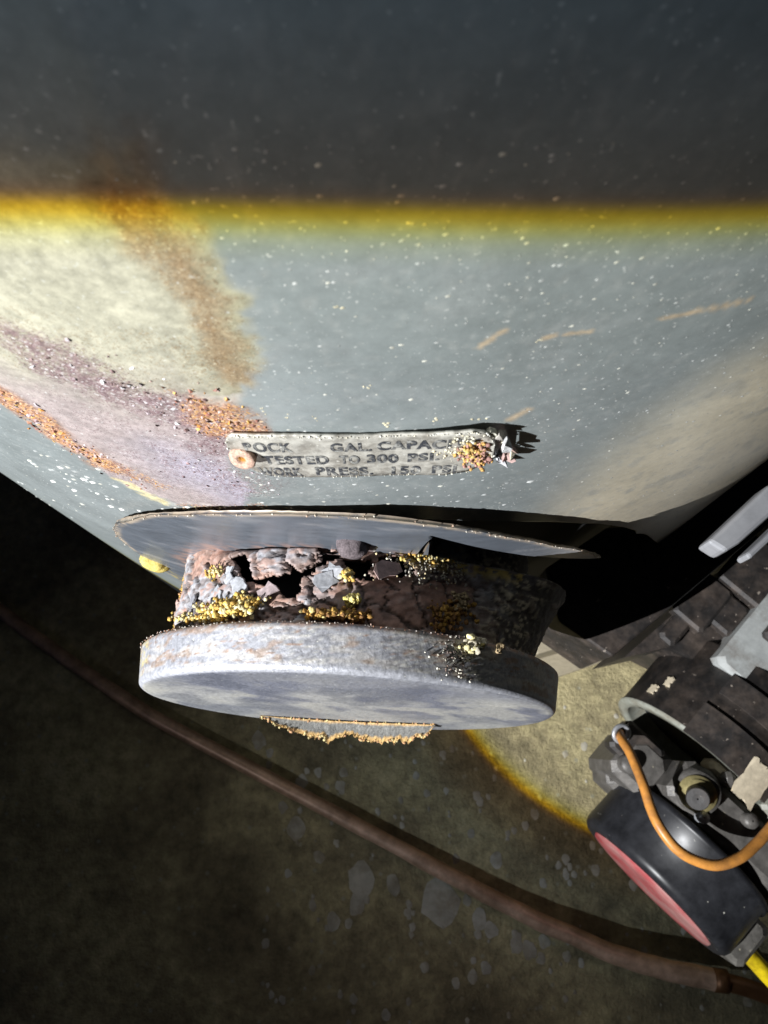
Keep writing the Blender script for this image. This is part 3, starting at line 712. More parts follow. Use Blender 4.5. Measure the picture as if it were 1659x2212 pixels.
edge = sstep(FR - .0032, FR - .0006, R_)
flay(edge*sstep(.30, .55, fn2)*.9, (.46, .38, .29))
flay(sstep(.05, .09, -fs)*sstep(.0, -.06, fz - FCZ + .02)*.6, (.24, .225, .18))
flay(sstep(.074, .067, np.hypot(fs - FCS*0 + .0149, (fz - FCZ)))*sstep(.4, .65, fn2)*.8, (.34, .22, .18))
yl_ = sstep(.0, .012, -(fs + .094))*sstep(.45, .6, fn2)*(fz < FCZ - .01)
flay(yl_*.7, (.48, .38, .10))
flay(sstep(.030, .085, fs)*.75, (.44, .45, .47))  # bright tip: highlight painted into the flange colour
fcc = np.concatenate([fcol.reshape(-1, 3), np.broadcast_to(np.array([.26, .21, .16]), (na*nb, 3))])
flange = obj('flange', V, F, MAT['flange'], heater, col=fcc)
flange['label'] = 'thin round dark steel flange standing off the jacket'
# granular rust along the upper rim of the flange
parts = []
gg = np.random.default_rng(61)
for _ in range(260):
    t = -1.5 + (e_t[-1] + 1.5)*gg.random(); r_ = np.interp(t, tw[np.argsort(tw)], rmax[np.argsort(tw)]) - .0002 + gg.normal(0, .0003)
    p = hinge(np.array(FCS + r_*math.sin(t)), np.array(FCZ + r_*math.cos(t)), OFF - .0006 + .0010*gg.random())
    v, f_ = crumb(p, .00015*(.4 + 1.5*gg.random()**2), gg); parts.append((v, f_, np.array([(.50, .42, .33), (.44, .32, .24), (.62, .58, .50)][gg.integers(3)])*(.7 + .5*gg.random())))
v, f, c = join(parts); obj('rust_grains', v, f, MAT['crust'], flange, col=c, kind='stuff')

def on_flange(px, py, off_=OFF):                                # sighted point on the flat part of the flange
    v = ray(px, py); o_ = NN*(R + off_); t = ((o_ - CAM) @ NN)/(v @ NN); return CAM + t*v
def rivet(c_, nn, r, h, col, lab, seed):
    prof = [(r*1.05, -.001), (r, h*.25), (r*.9, h*.6), (r*.66, h*.88), (r*.32, h), (r*.01, h*1.02)]
    v, f_ = lathe(prof, c_, nn, 30, cap=False, wob=.55, seed=seed); gg = np.random.default_rng(seed)
    o = obj('rivet', v, f_, MAT['crust'], flange, col=np.array(col)*(.75 + .5*gg.random((len(v), 1)))); o['label'] = lab
    return o
_rs, _rz = on_surf(762, 1176)
rivet(hinge(_rs, _rz, OFF), NN, .0047, .0042, (.12, .10, .105), 'violet grey domed rivet at the top of the flange', 3)
s_l, z_l = on_jacket(333, 1216, R + .003)
rivet(jp(s_l, z_l, .003), np.array([math.sin(s_l/R), -math.cos(s_l/R), 0]), .0060, .0034, (.52, .42, .13), 'yellowed rivet at the left of the flange', 4)

# --- flue neck: rotted through, short, ends in a cap
YAW, PIT = .0391, -.0763
UB, SB, RB = .0297, -.0149, .0763
UF, SF, RF = .0439, -.0152, .0739
ZC = H - .276
N2 = NN*math.cos(YAW) + TT*math.sin(YAW); T2 = TT*math.cos(YAW) - NN*math.sin(YAW)
K2 = KK*math.cos(PIT) + N2*math.sin(PIT); N3 = N2*math.cos(PIT) - KK*math.sin(PIT)
NO = (R + OFF)*NN + (SB - S0)*TT + ZC*KK                          # neck origin on the flange plane
RNX, RNZ = .065, .068
def on_neck(px, py):                                              # sighted point on the neck -> (angle from top, distance along)
    v = ray(px, py); w = CAM - NO; u_ = .015
    for _ in range(6):
        d = np.array([v @ T2, v @ N2, v @ KK]); q = np.array([w @ T2, w @ N2, w @ KK]); sc_ = np.array([RNX + .0015*u_/UB, 1, RNZ + .0065*u_/UB])
        d /= sc_; q /= sc_
        A = d[0]**2 + d[2]**2; B = d[0]*q[0] + d[2]*q[2]; c_ = q[0]**2 + q[2]**2 - 1
        t = (-B - math.sqrt(max(B*B - A*c_, 0)))/A; h = q + t*d; u_ = min(max(h[1], 0), UB)
    return math.atan2(h[0], h[2]), h[1]
def np_(ang, u, dr=0.0):
    ang = np.asarray(ang, float); u = np.asarray(u, float); ang, u, dr = np.broadcast_arrays(ang, u, dr)
    rz_ = RNZ + .0065*np.clip(u/UB, 0, 1); rx_ = RNX + .0015*np.clip(u/UB, 0, 1)
    return NO + ((rx_ + dr)*np.sin(ang))[..., None]*T2 + ((rz_ + dr)*np.cos(ang))[..., None]*KK + u[..., None]*N2
ang = np.concatenate([np.linspace(-math.pi, -1.9, 30, endpoint=False), np.linspace(-1.9, 1.9, 420, endpoint=False), np.linspace(1.9, math.pi, 30, endpoint=False)])
uu = np.linspace(-.016, UB + .002, 96)
AA, UU = np.meshgrid(ang, uu, indexing='ij')
k1 = noise(AA*14+50, UU*500, 101); k2 = noise(AA*5+50, UU*130, 102); k3 = noise(AA*40+50, UU*900, 103)
dr = .0010*(k2 - .5) + .0011*(k1 - .5) + .0008*(k3 - .5)
# scale plates: quantise a cell noise so edges step
def cells(a, u, n, seed):
    gg = np.random.default_rng(seed); ca = gg.uniform(-1.9, 1.9, n); cu_ = gg.uniform(0, .032, n); hv = gg.random(n)
    d = ((a[..., None] - ca)*.062)**2 + (u[..., None] - cu_)**2
    return hv[d.argmin(-1)], np.sqrt(np.partition(d, 1, -1)[..., 1]) - np.sqrt(d.min(-1))
ch, ce = cells(AA + .10*(k1-.5) + .04*(k3-.5), UU + .007*(k1-.5) + .003*(k3-.5), 130, 104)
left_part = sstep(.75, .2, AA)
left_part = sstep(.95, .35, AA)
dr = dr + (ch - .5)*.0018*left_part - .0010*sstep(.0009, .0002, ce)*left_part
dr = dr + .015*sstep(.45, 1.25, AA)*sstep(2.6, 1.9, AA)*np.clip(1 - UU/UB, 0, 1)**1.4 - .014*sstep(.0002, -.0035, UU)*sstep(-.9, -.3, AA)
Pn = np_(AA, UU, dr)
holes_px = [[(497, 1202), (520, 1195), (537, 1212), (541, 1248), (530, 1252), (510, 1222)],
            [(547, 1254), (583, 1246), (610, 1248), (629, 1222), (656, 1235), (643, 1255), (644, 1278), (613, 1284), (593, 1266), (567, 1258)],
            [(687, 1180), (732, 1183), (735, 1199), (709, 1209), (689, 1199)],
            [(742, 1212), (800, 1214), (802, 1248), (768, 1241), (752, 1232)],
            [(815, 1206), (851, 1199), (891, 1230), (866, 1246), (840, 1226)],
            [(654, 1236), (700, 1206), (706, 1209), (660, 1241)]]
hole = np.full(AA.shape, -1.0)
for hp in holes_px:
    poly = np.array([on_neck(*p) for p in hp]); poly[:, 0] *= .062
    hole = np.maximum(hole, sdist(poly, AA*.062, UU) + .0006 + .0030*(k3 - .5) + .0022*(k1 - .5))
metal = np.array([.31, .315, .335]); pink = np.array([.34, .20, .15]); dark = np.array([.045, .037, .035]); beige = np.array([.52, .48, .36])
ncol = np.zeros(AA.shape + (3,)); ncol[:] = (.25, .195, .18)
def nlay(m_, c_):
    global ncol
    m_ = np.clip(m_, 0, 1)[..., None]; ncol = ncol*(1-m_) + np.array(c_)*m_
nlay(sstep(.45, .6, ch), metal); nlay(sstep(.40, .25, ch)*.8, pink)
nlay(sstep(.52, .70, k1)*.75, pink); nlay(sstep(.50, .36, k2)*.3, (.20, .14, .12)); nlay(sstep(.0010, .0003, ce)*.8, dark)
nlay(sstep(-.003, -.0008, hole)*.5, (.30, .19, .15))
nlay(sstep(.60, .75, k3)*.25, (.42, .38, .36)); nlay(sstep(.46, .34, k1)*.6, (.10, .065, .05))
ncol = np.minimum(ncol, .6)
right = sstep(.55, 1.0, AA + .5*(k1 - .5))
nlay(right*.92, (.045, .04, .037)); nlay(right*sstep(1.2, .9, AA)*sstep(.55, .64, k3), beige); nlay(right*sstep(.62, .72, k1)*.6, (.33, .29, .24))  # shaded right flank painted near black, beige rust grains kept on it

nlay((UU > .0004)*sstep(.005, .001, UU)*(AA > .2)*(AA < .9)*sstep(.4, .55, k3), (.55, .42, .12))
nlay(sstep(-1.20, -1.35, AA)*sstep(.42, .55, k3), (.55, .37, .06))
nlay(sstep(-1.0, -1.35, AA)*sstep(.5, .6, k1)*.8, (.40, .24, .14))
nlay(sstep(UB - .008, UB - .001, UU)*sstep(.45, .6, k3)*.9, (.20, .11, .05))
F = grid_faces(len(ang), len(uu), True)
hv = hole.reshape(-1)[F].mean(1)
F = F[hv < 0]
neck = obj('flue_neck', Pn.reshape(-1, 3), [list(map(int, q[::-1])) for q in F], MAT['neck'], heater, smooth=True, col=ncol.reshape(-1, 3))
neck['label'] = 'short flaking steel neck rotted through with black holes'
md = neck.modifiers.new('thickness', 'SOLIDIFY'); md.thickness = .0011; md.offset = -1
# dark liner inside the neck
v, f = lathe([(.050, -.004), (.050, UB + .004)], NO, N2, 40, cap=True, ref=KK); obj('liner', v, f, MAT['black_in'], neck)
# loose scales lifting from the neck
gg = np.random.default_rng(71)
def scale_plate(a, u, size, lift_, tilt, col, name='rust_scale', n=12):
    e1 = math.cos(a)*T2 - math.sin(a)*KK; nr = math.sin(a)*T2 + math.cos(a)*KK; e2 = N2
    V = []
    for k in range(n):
        t = 2*np.pi*k/n; r = size*(.45 + .8*gg.random()); x = r*math.cos(t); y = r*.8*math.sin(t)
        V.append(np_(a, u) + e1*x + e2*y + nr*(lift_ + tilt[0]*x + tilt[1]*y - x*x/(2*.062) + .0004*gg.random()))
    V = np.array(V); V2 = V - nr*.0007
    F = [list(range(n))[::-1], [n+i for i in range(n)]] + [[(i+1) % n, n+(i+1) % n, n+i, i] for i in range(n)]
    return obj(name, np.concatenate([V, V2]), F, MAT['flake'], neck, smooth=False, col=np.array(col)*(.75 + .5*gg.random((2*n, 1))))
for _ in range(4):
    a = gg.uniform(-1.25, .35); u = gg.uniform(.002, UB - .003)
    i = min(np.searchsorted(ang, a), len(ang)-1); j = min(np.searchsorted(uu, u), len(uu)-1)
    if hole[i, j] > -.002: continue
    scale_plate(a, u, gg.uniform(.0014, .0034), .0006 + .0009*gg.random(), gg.normal(0, .18, 2), [(.30, .31, .33), (.27, .22, .22), (.33, .22, .19), (.22, .22, .24)][gg.integers(4)])
a_, u_ = on_neck(835, 1232); scale_plate(a_, u_, .0045, .0022, (-.28, .30), (.33, .23, .21), n=9)
a_, u_ = on_neck(580, 1278); scale_plate(a_, u_, .0036, .0014, (.1, .2), (.30, .24, .24))
for px_, py_ in ((497, 1240), (520, 1268), (470, 1290), (700, 1255), (725, 1235)):
    a_, u_ = on_neck(px_, py_); scale_plate(a_, u_, .0040, .0010, gg.normal(0, .12, 2), (.32, .33, .35))
# yellow crumbly growths on the neck
def on_neck_heap(px, py, dx, dy, h):
    def fn(q):
        a, u = on_neck(px + q.normal(0, dx), py + q.normal(0, dy)); return np_(a, min(max(u, 0), UB), .0006 + h*q.random())
    return fn
def growth(specs, name, lab, seed):
    parts = []
    for k, (px, py, dx, dy, n, r, h, cols) in enumerate(specs):
        parts += crumbs(int(n*2.2), on_neck_heap(px, py, dx, dy, h), r*.85, cols, seed + k)
    v, f, c = join(parts); o = obj(name, v, f, MAT['crust'], neck, col=c); o['label'] = lab; return o
BRN = [(.30, .17, .05), (.40, .24, .06), (.22, .12, .05)]
growth([(500, 1318, 26, 8, 120, .0010, .003, YEL), (535, 1302, 18, 8, 50, .0009, .002, YEL), (440, 1338, 26, 4, 70, .0008, .002, YEL)], 'yellow_crust', 'large yellow crumbly crust at the left by the cap', 201)
growth([(705, 1328, 22, 5, 60, .0010, .003, YEL[1:3] + BRN), (760, 1332, 16, 5, 60, .0010, .003, BRN)], 'yellow_crust', 'brownish yellow crust at the foot of the middle', 211)
growth([(752, 1246, 6, 6, 26, .0009, .002, YEL)], 'yellow_crust', 'small bright yellow lump between the holes', 221)
growth([(762, 1296, 7, 5, 26, .0010, .002, [(.66, .58, .25), (.6, .5, .15)])], 'yellow_crust', 'pale yellow lump at the edge of the shadow', 231)
growth([(470, 1238, 9, 7, 24, .0007, .001, YEL)], 'yellow_crust', 'thin yellow bloom near the left hole', 241)
growth([(905, 1197, 14, 4, 40, .0007, .001, YEL), (940, 1205, 16, 5, 50, .0007, .001, YEL[1:] + [(.6, .56, .4)])], 'yellow_crust', 'row of yellow grains under the flange at right', 251)
growth([(960, 1330, 22, 14, 60, .0009, .002, BRN), (985, 1300, 10, 10, 30, .0008, .002, [(.38, .30, .18)]), (1080, 1302, 9, 6, 22, .0009, .002, [(.40, .34, .24)])], 'brown_crust', 'brown crust in the shaded right side', 261)
parts = crumbs(420, on_neck_heap(980, 1225, 80, 20, .0006), .00042, [(.58, .54, .42), (.45, .42, .36), (.6, .5, .3), (.3, .28, .25)], 271)
parts += crumbs(160, on_neck_heap(1130, 1225, 60, 14, .0006), .00042, [(.58, .54, .42), (.5, .5, .45), (.55, .42, .2)], 272)
def left_edge(q):
    a = -1.42 + q.normal(0, .06); u = UB*q.random(); return np_(a, u, .0004 + .0008*q.random())
parts += crumbs(330, left_edge, .00055, [(.60, .42, .08), (.52, .33, .08), (.42, .24, .12)], 273)
def cap_edge(q):
    a = q.uniform(-1.45, -.2); return np_(a, UB - .0006*q.random(), .0004 + .0012*q.random())
parts += crumbs(150, cap_edge, .0006, [(.58, .40, .08), (.4, .22, .08)], 274)
v, f, c = join(parts); obj('rust_grains', v, f, MAT['crust'], neck, col=c, kind='stuff')

# --- cap
CO = (R + OFF)*NN + (SB - S0)*TT + ZC*KK
prof = [(.055, UB), (RB - .0012, UB), (RB - .0002, UB + .0008)]
for q in np.linspace(.08, 1, 22): prof.append((RB + (RF - RB)*q*.55, UB + .0008 + (UF - .0022 - UB - .0008)*q))
rb2 = prof[-1][0]
for q in np.linspace(.15, 1, 8):
    t = q*math.pi/2; prof.append((rb2 - .0028*(1 - math.cos(t)), UF - .0022 + .0022*math.sin(t)))
for q in np.linspace(.05, 1, 26): prof.append(((rb2 - .0028)*(1 - q) + 1e-5, UF - .0006*sstep(0, .25, q)))
prof = np.array(prof); nc = 420; thc = np.linspace(0, 2*np.pi, nc, endpoint=False)
TC, PR = np.meshgrid(thc, prof[:, 0], indexing='ij'); PU = np.broadcast_to(prof[:, 1], TC.shape)
is_rim = (PU < UF - .0022) & (PR > .07)
m1 = noise(TC*26 + 20, PU*2200, 301); m2 = noise(TC*9 + 20, PU*700, 302); m3 = noise(TC*70, PU*4200 + 7, 303)
zone = .45*np.exp(-((TC + .10 - 2*np.pi*(TC > 3.14))/.13)**2) + .55*np.exp(-((TC - .27)/.13)**2) + 1.0*np.exp(-((TC - .52)/.10)**2)     # pitted stretches of the rim (angle from top, clockwise)
pit = np.where(is_rim, (.0002 + .0005*np.clip(zone, 0, 1))*(m3*.6 + m1*.4 - .5), 0)
rrr = PR + pit + .0006*(noise(TC*3, PU*0, 305) - .5)
face_rip = np.where(PR < .072, .0004*(noise(PR*np.cos(TC)*30 + 9, PR*np.sin(TC)*24 + 9, 306) - .5), 0)
PC = CO + (rrr*np.sin(TC))[..., None]*T2 + (rrr*np.cos(TC))[..., None]*K2 + (PU + face_rip)[..., None]*N3
ccol = np.zeros(TC.shape + (3,)); ccol[:] = (.36, .37, .40)
def clay(m_, c_):
    global ccol
    m_ = np.clip(m_, 0, 1)[..., None]; ccol = ccol*(1-m_) + np.array(c_)*m_
clay(is_rim*sstep(.45, .65, m2)*.6, (.48, .46, .43)); clay(is_rim*sstep(.55, .40, m2)*.45, (.24, .25, .28)); clay(is_rim*sstep(.60, .70, noise(TC*14 + 60, PU*500 + 3, 310))*.7, (.30, .21, .15)); clay(is_rim*np.clip(zone, 0, 1)*sstep(.55, .40, m3)*.8, (.10, .085, .075))
clay(is_rim*np.clip(zone, 0, 1)*sstep(.56, .68, m3)*.8, (.56, .54, .44)); clay(is_rim*sstep(.68, .8, m1)*.8, (.30, .18, .11))
clay(is_rim*sstep(UB + .002, UB + .0006, PU)*sstep(.35, .6, m3)*.9, (.36, .23, .17))
clay((TC > 4.4)*(TC < 5.3)*is_rim*sstep(.55, .65, m1)*.7, (.55, .48, .22))
fx = PR*np.sin(TC); fzz = PR*np.cos(TC)
st = noise(fx*34 + 9, fzz*26 + 5, 307, 4); st2 = noise(fx*80 + 9, fzz*52 + 5, 308, 4)
onf = (~is_rim) & (PR < .0735)
st3 = noise(fx*14 + 9, fzz*10 + 5, 309)
clay(onf*.9, (.17, .18, .22)); band_ = sstep(.050, .020, fzz)
clay(onf*sstep(.46, .60, st)*(.25 + .75*band_)*.85, (.42, .42, .40)); clay(onf*sstep(.53, .64, st2)*(.2 + .8*band_)*.6, (.50, .49, .43)); clay(onf*sstep(.48, .36, st2)*.5, (.10, .11, .14))
clay(onf*sstep(.01, -.05, fzz)*.5, (.33, .34, .33))
F = [q[::-1] for q in grid_faces(nc, len(prof), True).tolist()]
capo = obj('neck_cap', PC.reshape(-1, 3), F, MAT['cap'], heater, col=ccol.reshape(-1, 3))
capo['label'] = 'pale zinc cap closing the end of the flue neck'
# crust heaps and grains on the cap rim
def on_cap(px, py, rad=RB):
    v = ray(px, py); w = CAM - CO
    d = np.array([v @ T2, v @ N3, v @ K2]); q = np.array([w @ T2, w @ N3, w @ K2])
    A = d[0]**2 + d[2]**2; B = d[0]*q[0] + d[2]*q[2]; c_ = q[0]**2 + q[2]**2 - rad**2
    t = (-B - math.sqrt(max(B*B - A*c_, 0)))/A; h = q + t*d
    return math.atan2(h[0], h[2]), h[1]
def cap_pt(a, u, r=RB): return CO + r*math.sin(a)*T2 + r*math.cos(a)*K2 + u*N3
def cap_heap(px, py, dx, dy, h):
    def fn(q):
        a, u = on_cap(px + q.normal(0, dx), py + q.normal(0, dy)); return cap_pt(a, min(max(u, UB), UF - .001), RB - .0004 + h*q.random())
    return fn
v, f, c = join(crumbs(60, cap_heap(1022, 1392, 9, 7, .0022), .0011, [(.62, .56, .30), (.6, .5, .2), (.55, .5, .38)], 311) + crumbs(8, cap_heap(1076, 1398, 3, 3, .0016), .0011, [(.5, .38, .22)], 312))
o = obj('yellow_crust', v, f, MAT['crust'], capo, col=c); o['label'] = 'yellow lump on the right of the cap rim'
parts = crumbs(200, cap_heap(985, 1415, 22, 26, .0004), .00034, [(.5, .47, .38), (.10, .08, .07), (.16, .12, .10), (.55, .53, .46)], 313)
def cap_back(q):
    a = q.uniform(-1.4, .9); return cap_pt(a, UB + .0007*q.random(), RB - .0006 + .0010*q.random())
parts += crumbs(200, cap_back, .00024, [(.45, .32, .26), (.40, .36, .33), (.3, .16, .10), (.5, .46, .4)], 316)
v, f, c = join(parts); obj('rust_grains', v, f, MAT['crust'], capo, col=c, kind='stuff')
# torn lip hanging from the lower face of the cap
def on_face(px, py, u=UF):
    v = ray(px, py); o_ = CO + N3*u; t = ((o_ - CAM) @ N3)/(v @ N3); return CAM + t*v
lp = smooth_path([on_face(*p) for p in ((560, 1546), (650, 1553), (750, 1559), (850, 1563), (940, 1566))], 120)
nl = len(lp); rows = 7; V = []; cc = []
for i, p in enumerate(lp):
    e = sstep(0, .30, i/nl)*sstep(0, .16, 1 - i/nl)
    d = (.0075*e + .0008)*(.85 + 1.1*(noise(i*.16, .5, 321) - .5) + .5*(noise(i*.55, .5, 322) - .5))
    for j in range(rows):
        t = j/(rows - 1)
        V.append(p + N3*(d*t) - K2*(.0012*math.sin(t*2.4)) + K2*.0006*(noise(i*.3, j*.9, 323) - .5))
        base_c = np.array((.15, .15, .14)) if .12 < t < .8 else np.array((.52, .34, .14))
        cc.append(base_c*(.75 + .5*gg.random()))
V = np.array(V); cc = np.array(cc); V2 = V - K2*.0022
F = grid_faces(nl, rows).tolist(); n1 = nl*rows
F = [q[::-1] for q in F] + [[x + n1 for x in q] for q in F]
ring = [i*rows for i in range(nl)] + [(nl-1)*rows + j for j in range(1, rows)] + [i*rows + rows-1 for i in range(nl-2, -1, -1)] + [j for j in range(rows-2, 0, -1)]
F += [[ring[i], ring[(i+1) % len(ring)], ring[(i+1) % len(ring)] + n1, ring[i] + n1] for i in range(len(ring))]
lip = obj('torn_lip', np.concatenate([V, V2]), F, MAT['crust'], capo, smooth=False, col=np.concatenate([cc, cc*.6])); lip['label'] = 'torn rusty lip hanging below the cap face'
parts = []
for _ in range(150):
    i = gg.integers(4, nl - 3); j = rows - 1 if gg.random() > .35 else 0
    v, f_ = crumb(V[i*rows + j] + gg.normal(0, .0003, 3), .00042*(.4 + gg.random()), gg); parts.append((v, f_, np.array([(.42, .26, .11), (.6, .5, .25), (.45, .26, .14)][gg.integers(3)])*(.7 + .5*gg.random())))
v, f, c = join(parts); obj('rust_grains', v, f, MAT['crust'], capo, col=c, kind='stuff')

# ------------------------------------------------------------------ oil burner at the right
burner = thing('oil_burner', 'black oil burner with round motor drum, red faced pump and orange lead', 'oil burner')
BZ = H - .50
BO = np.array([.1908, -.3561, BZ]); psi = -.80
BT = np.array([math.cos(psi), math.sin(psi), 0]); BA = np.array([math.sin(psi), -math.cos(psi), 0])
def bl_(x, y, z): return BO + BT*x + BA*y + KK*z
RD = .0555
# drum
prof = [(.001, -.10), (RD*.9, -.10), (RD*.9, -.060), (RD - .001, -.0595), (RD, -.058), (RD, -.003), (RD + .0008, -.001), (RD + .0008, 0)]
v, f = lathe(prof, BO, BA, 96, cap=False, ref=KK); obj('motor_drum', v, f, MAT['dull_black'], burner)
prof = [(RD + .0009, -.0005), (RD + .0006, .0012), (RD - .0065, .0012), (RD - .0068, -.0005), (RD - .0068, -.014), (.012, -.015), (.0005, -.015)]
v, f = lathe(prof, BO, BA, 96, cap=False, ref=KK); o = obj('drum_rim', v, f, MAT['rim'], burner); o['label'] = 'pale grey green lip round the drum mouth'
v, f = lathe([(RD - .0072, -.0125), (RD*.5, -.0120), (.0005, -.0118)], BO, BA, 64, cap=False, ref=KK); obj('drum_back', v, f, MAT['black_in'], burner)
def on_drum(px, py, r=RD):
    v_ = ray(px, py); w = CAM - BO
    d = np.array([v_ @ BT, v_ @ BA, v_ @ KK]); q = np.array([w @ BT, w @ BA, w @ KK])
    A = d[0]**2 + d[2]**2; B = d[0]*q[0] + d[2]*q[2]; c_ = q[0]**2 + q[2]**2 - r*r
    t = (-B - math.sqrt(max(B*B - A*c_, 0)))/A; h = q + t*d
    return math.atan2(h[0], h[2]), h[1]
def drum_patch(a0, a1, u0, u1, h0, h1, mat, name, jag=0.0, n=14):
    V = []
    for h in (h1, h0):
        for i in range(n):
            for j in range(6):
                a = a0 + (a1-a0)*i/(n-1); u = u0 + (u1-u0)*j/5
                if jag and (i in (0, n-1) or j in (0, 5)): a += jag*(gg.random()-.5); u += jag*.05*(gg.random()-.5)
                V.append(BO + (RD+h)*(math.sin(a)*BT + math.cos(a)*KK) + BA*u)
    F = grid_faces(n, 6).tolist(); n1 = n*6
    F = F + [[x + n1 for x in q[::-1]] for q in F]
    ring = [i*6 for i in range(n)] + [(n-1)*6 + j for j in range(1, 6)] + [i*6+5 for i in range(n-2, -1, -1)] + [j for j in range(4, 0, -1)]
    F += [[ring[(i+1) % len(ring)], ring[i], ring[i]+n1, ring[(i+1) % len(ring)]+n1] for i in range(len(ring))]
    return obj(name, np.array(V), F, mat, burner, smooth=False)
a0, u0 = on_drum(1490, 1585); a1, u1 = on_drum(1535, 1535)
drum_patch(a1 - .08, a1 + 1.1, u1 - .002, u0 + .001, 0, .0022, MAT['dull_black'], 'cooling_panel')
a2, u2 = on_drum(1555, 1503); 
a3, u3 = on_drum(1590, 1462)
drum_patch(a2 - .02, a2 + 1.1, u3, u2 - .0012, 0, .0022, MAT['dull_black'], 'cooling_panel')
a4, u4 = on_drum(1622, 1640); o = drum_patch(a4, a4 + .30, u4 - .002, u4 + .022, .0022, .0028, MAT['pale'], 'worn_sticker', .05); o['label'] = 'rubbed beige sticker on the drum'
for px_, py_, da, du in ((1412, 1480, .10, .006), (1448, 1463, .08, .007), (1530, 1523 + 20, .03, .002)):
    a_, u_ = on_drum(px_, py_); drum_patch(a_, a_ + da, u_, u_ + du, 0, .0012, MAT['pale'], 'paint_patch', .03, 8)
# grey control housing behind the drum
gp0 = at(1546, 1425, BZ + .052); gl = np.array([(gp0 - BO) @ BT, (gp0 - BO) @ BA])
v, f = box(BO, BT, BA, KK, gl[0], .16, gl[1] - .075, gl[1], -.09, .052, .003); o = obj('control_housing', v, f, MAT['grey'], burner, smooth=False); o['label'] = 'light grey sheet metal housing behind the drum'
v, f = box(BO, BT, BA, KK, gl[0] + .01, .15, gl[1] - .070, gl[1] - .03, .0522, .060, .002); obj('housing_lid', v, f, MAT['dull_black'], burner, smooth=False)
pts = [at(x, y, H - .468)[:2] for x, y in ((1348, 1420), (1445, 1398), (1530, 1440), (1610, 1365), (1790, 1220), (1790, 1030))]
A_ = sum(pts[i][0]*pts[(i+1) % 6][1] - pts[(i+1) % 6][0]*pts[i][1] for i in range(6)); pts = pts if A_ > 0 else pts[::-1]
v, f = prism(pts, H - .55, H - .468); obj('dark_filler', v, f, MAT['dull_black'], burner, smooth=False)  # filler slab added where the machinery is lost in shade
for px_, py_, w_, d_, h_, m_ in ((1505, 1305, .012, .018, .012, 'dull_black'), (1560, 1330, .010, .012, .010, 'dull_black'), (1462, 1350, .006, .016, .008, 'dull_black'), (1620, 1250, .02, .02, .016, 'dull_black')):
    q_ = at(px_, py_, H - .468); v, f = box(q_, BT, BA, KK, -w_, w_, -d_, d_, .0005, h_, .002); obj('terminal_box', v, f, MAT[m_], burner, smooth=False)
# castings between the drum and the pump
v, f = box(BO, BT, BA, KK, -.014, .100, .010, .037, -.05, .047, .004); o = obj('bracket', v, f, MAT['cast'], burner, smooth=False); o['label'] = 'oily grey casting between the drum and the pump'
v, f = box(BO, BT, BA, KK, -.042, -.010, .014, .046, -.04, .026, .005); obj('bracket', v, f, MAT['cast'], burner, smooth=False)
v, f = box(BO, BT, BA, KK, -.034, -.014, .040, .050, -.04, .002, .004); obj('bracket', v, f, MAT['cast'], burner, smooth=False)
v, f = box(BO, BT, BA, KK, .004, .012, .002, .0105, .020, .052, .002); obj('rib', v, f, MAT['cast'], burner, smooth=False)
v, f = box(BO, BT, BA, KK, .058, .085, .002, .0115, .018, .052, .003); obj('tab', v, f, MAT['cast'], burner, smooth=False)
v, f = box(BO, BT, BA, KK, .030, .052, -.004, .006, .020, .050, .002); obj('tab', v, f, MAT['rim'], burner, smooth=False)
v, f = box(BO, BT, BA, KK, -.004, .010, .000, .008, .030, .046, .002); o = obj('tab', v, f, MAT['pale'], burner, smooth=False)
for x_, y_, z_, r_ in ((.074, .026, .046, .010), (-.034, .036, .026, .006), (.050, .004, .050, .004), (-.002, .030, .047, .005), (.030, .016, .047, .0045)):
    v, f = lathe([(r_, -.01), (r_, .004), (r_*.8, .006), (.0005, .0062)], bl_(x_, y_, z_), KK, 20, cap=False, wob=.1); obj('boss', v, f, MAT['cast'], burner)
bp_ = at(1522, 1716, BZ + .062); bq = bp_ - KK*.010
bdir = np.array([-.38, -.22, .9]); bdir /= np.linalg.norm(bdir)
v, f = lathe([(.0105, 0), (.0105, .002), (.0086, .0025), (.0086, .0042), (.0005, .0043)], bq, bdir, 28, cap=False); o = obj('washer', v, f, MAT['brass'], burner)
V = []; 
v, f = lathe([(.0064, .003), (.0064, .0108), (.0060, .0112), (.0030, .0112), (.0005, .0111)], bq, bdir, 24, cap=False); o = obj('bolt_head', v, f, MAT['dull_black'], burner, smooth=False); o['label'] = 'dark round bolt head on brassy washers'
v, f = lathe([(.0125, -.012), (.0125, 0), (.0005, .0002)], bq, bdir, 24, cap=False, wob=.06); obj('boss', v, f, MAT['cast'], burner)
v, f = lathe([(.0035, 0), (.0035, .006), (.0005, .0065)], at(1512, 1764, BZ + .047), KK, 10, cap=False); obj('stud', v, f, MAT['zinc'], burner)
# pump: a glossy black drum with a red face
PCc = np.array([.1527, -.4306, BZ]); ppsi = -.8371
PT = np.array([math.cos(ppsi), math.sin(ppsi), 0]); PA = np.array([math.sin(ppsi), -math.cos(ppsi), 0]); PRd = .0523
prof = [(.0005, -.039), (PRd + .0002, -.039), (PRd + .0016, -.038), (PRd + .0016, -.0345), (PRd, -.034), (PRd, -.005), (PRd - .0012, -.002), (PRd - .0035, 0), (PRd - .009, .0002), (PRd - .0095, -.0008), (.0005, -.0008)]
v, f = lathe(prof, PCc, PA, 96, cap=False, ref=KK); obj('pump_body', v, f, MAT['black_paint'], burner)
v, f = lathe([(PRd - .0098, -.0006), (PRd - .0105, .0009), (PRd*.5, .0016), (.0005, .0018)], PCc, PA, 72, cap=False, ref=KK); o = obj('pump_label', v, f, MAT['red'], burner); o['label'] = 'round red label on the pump face'
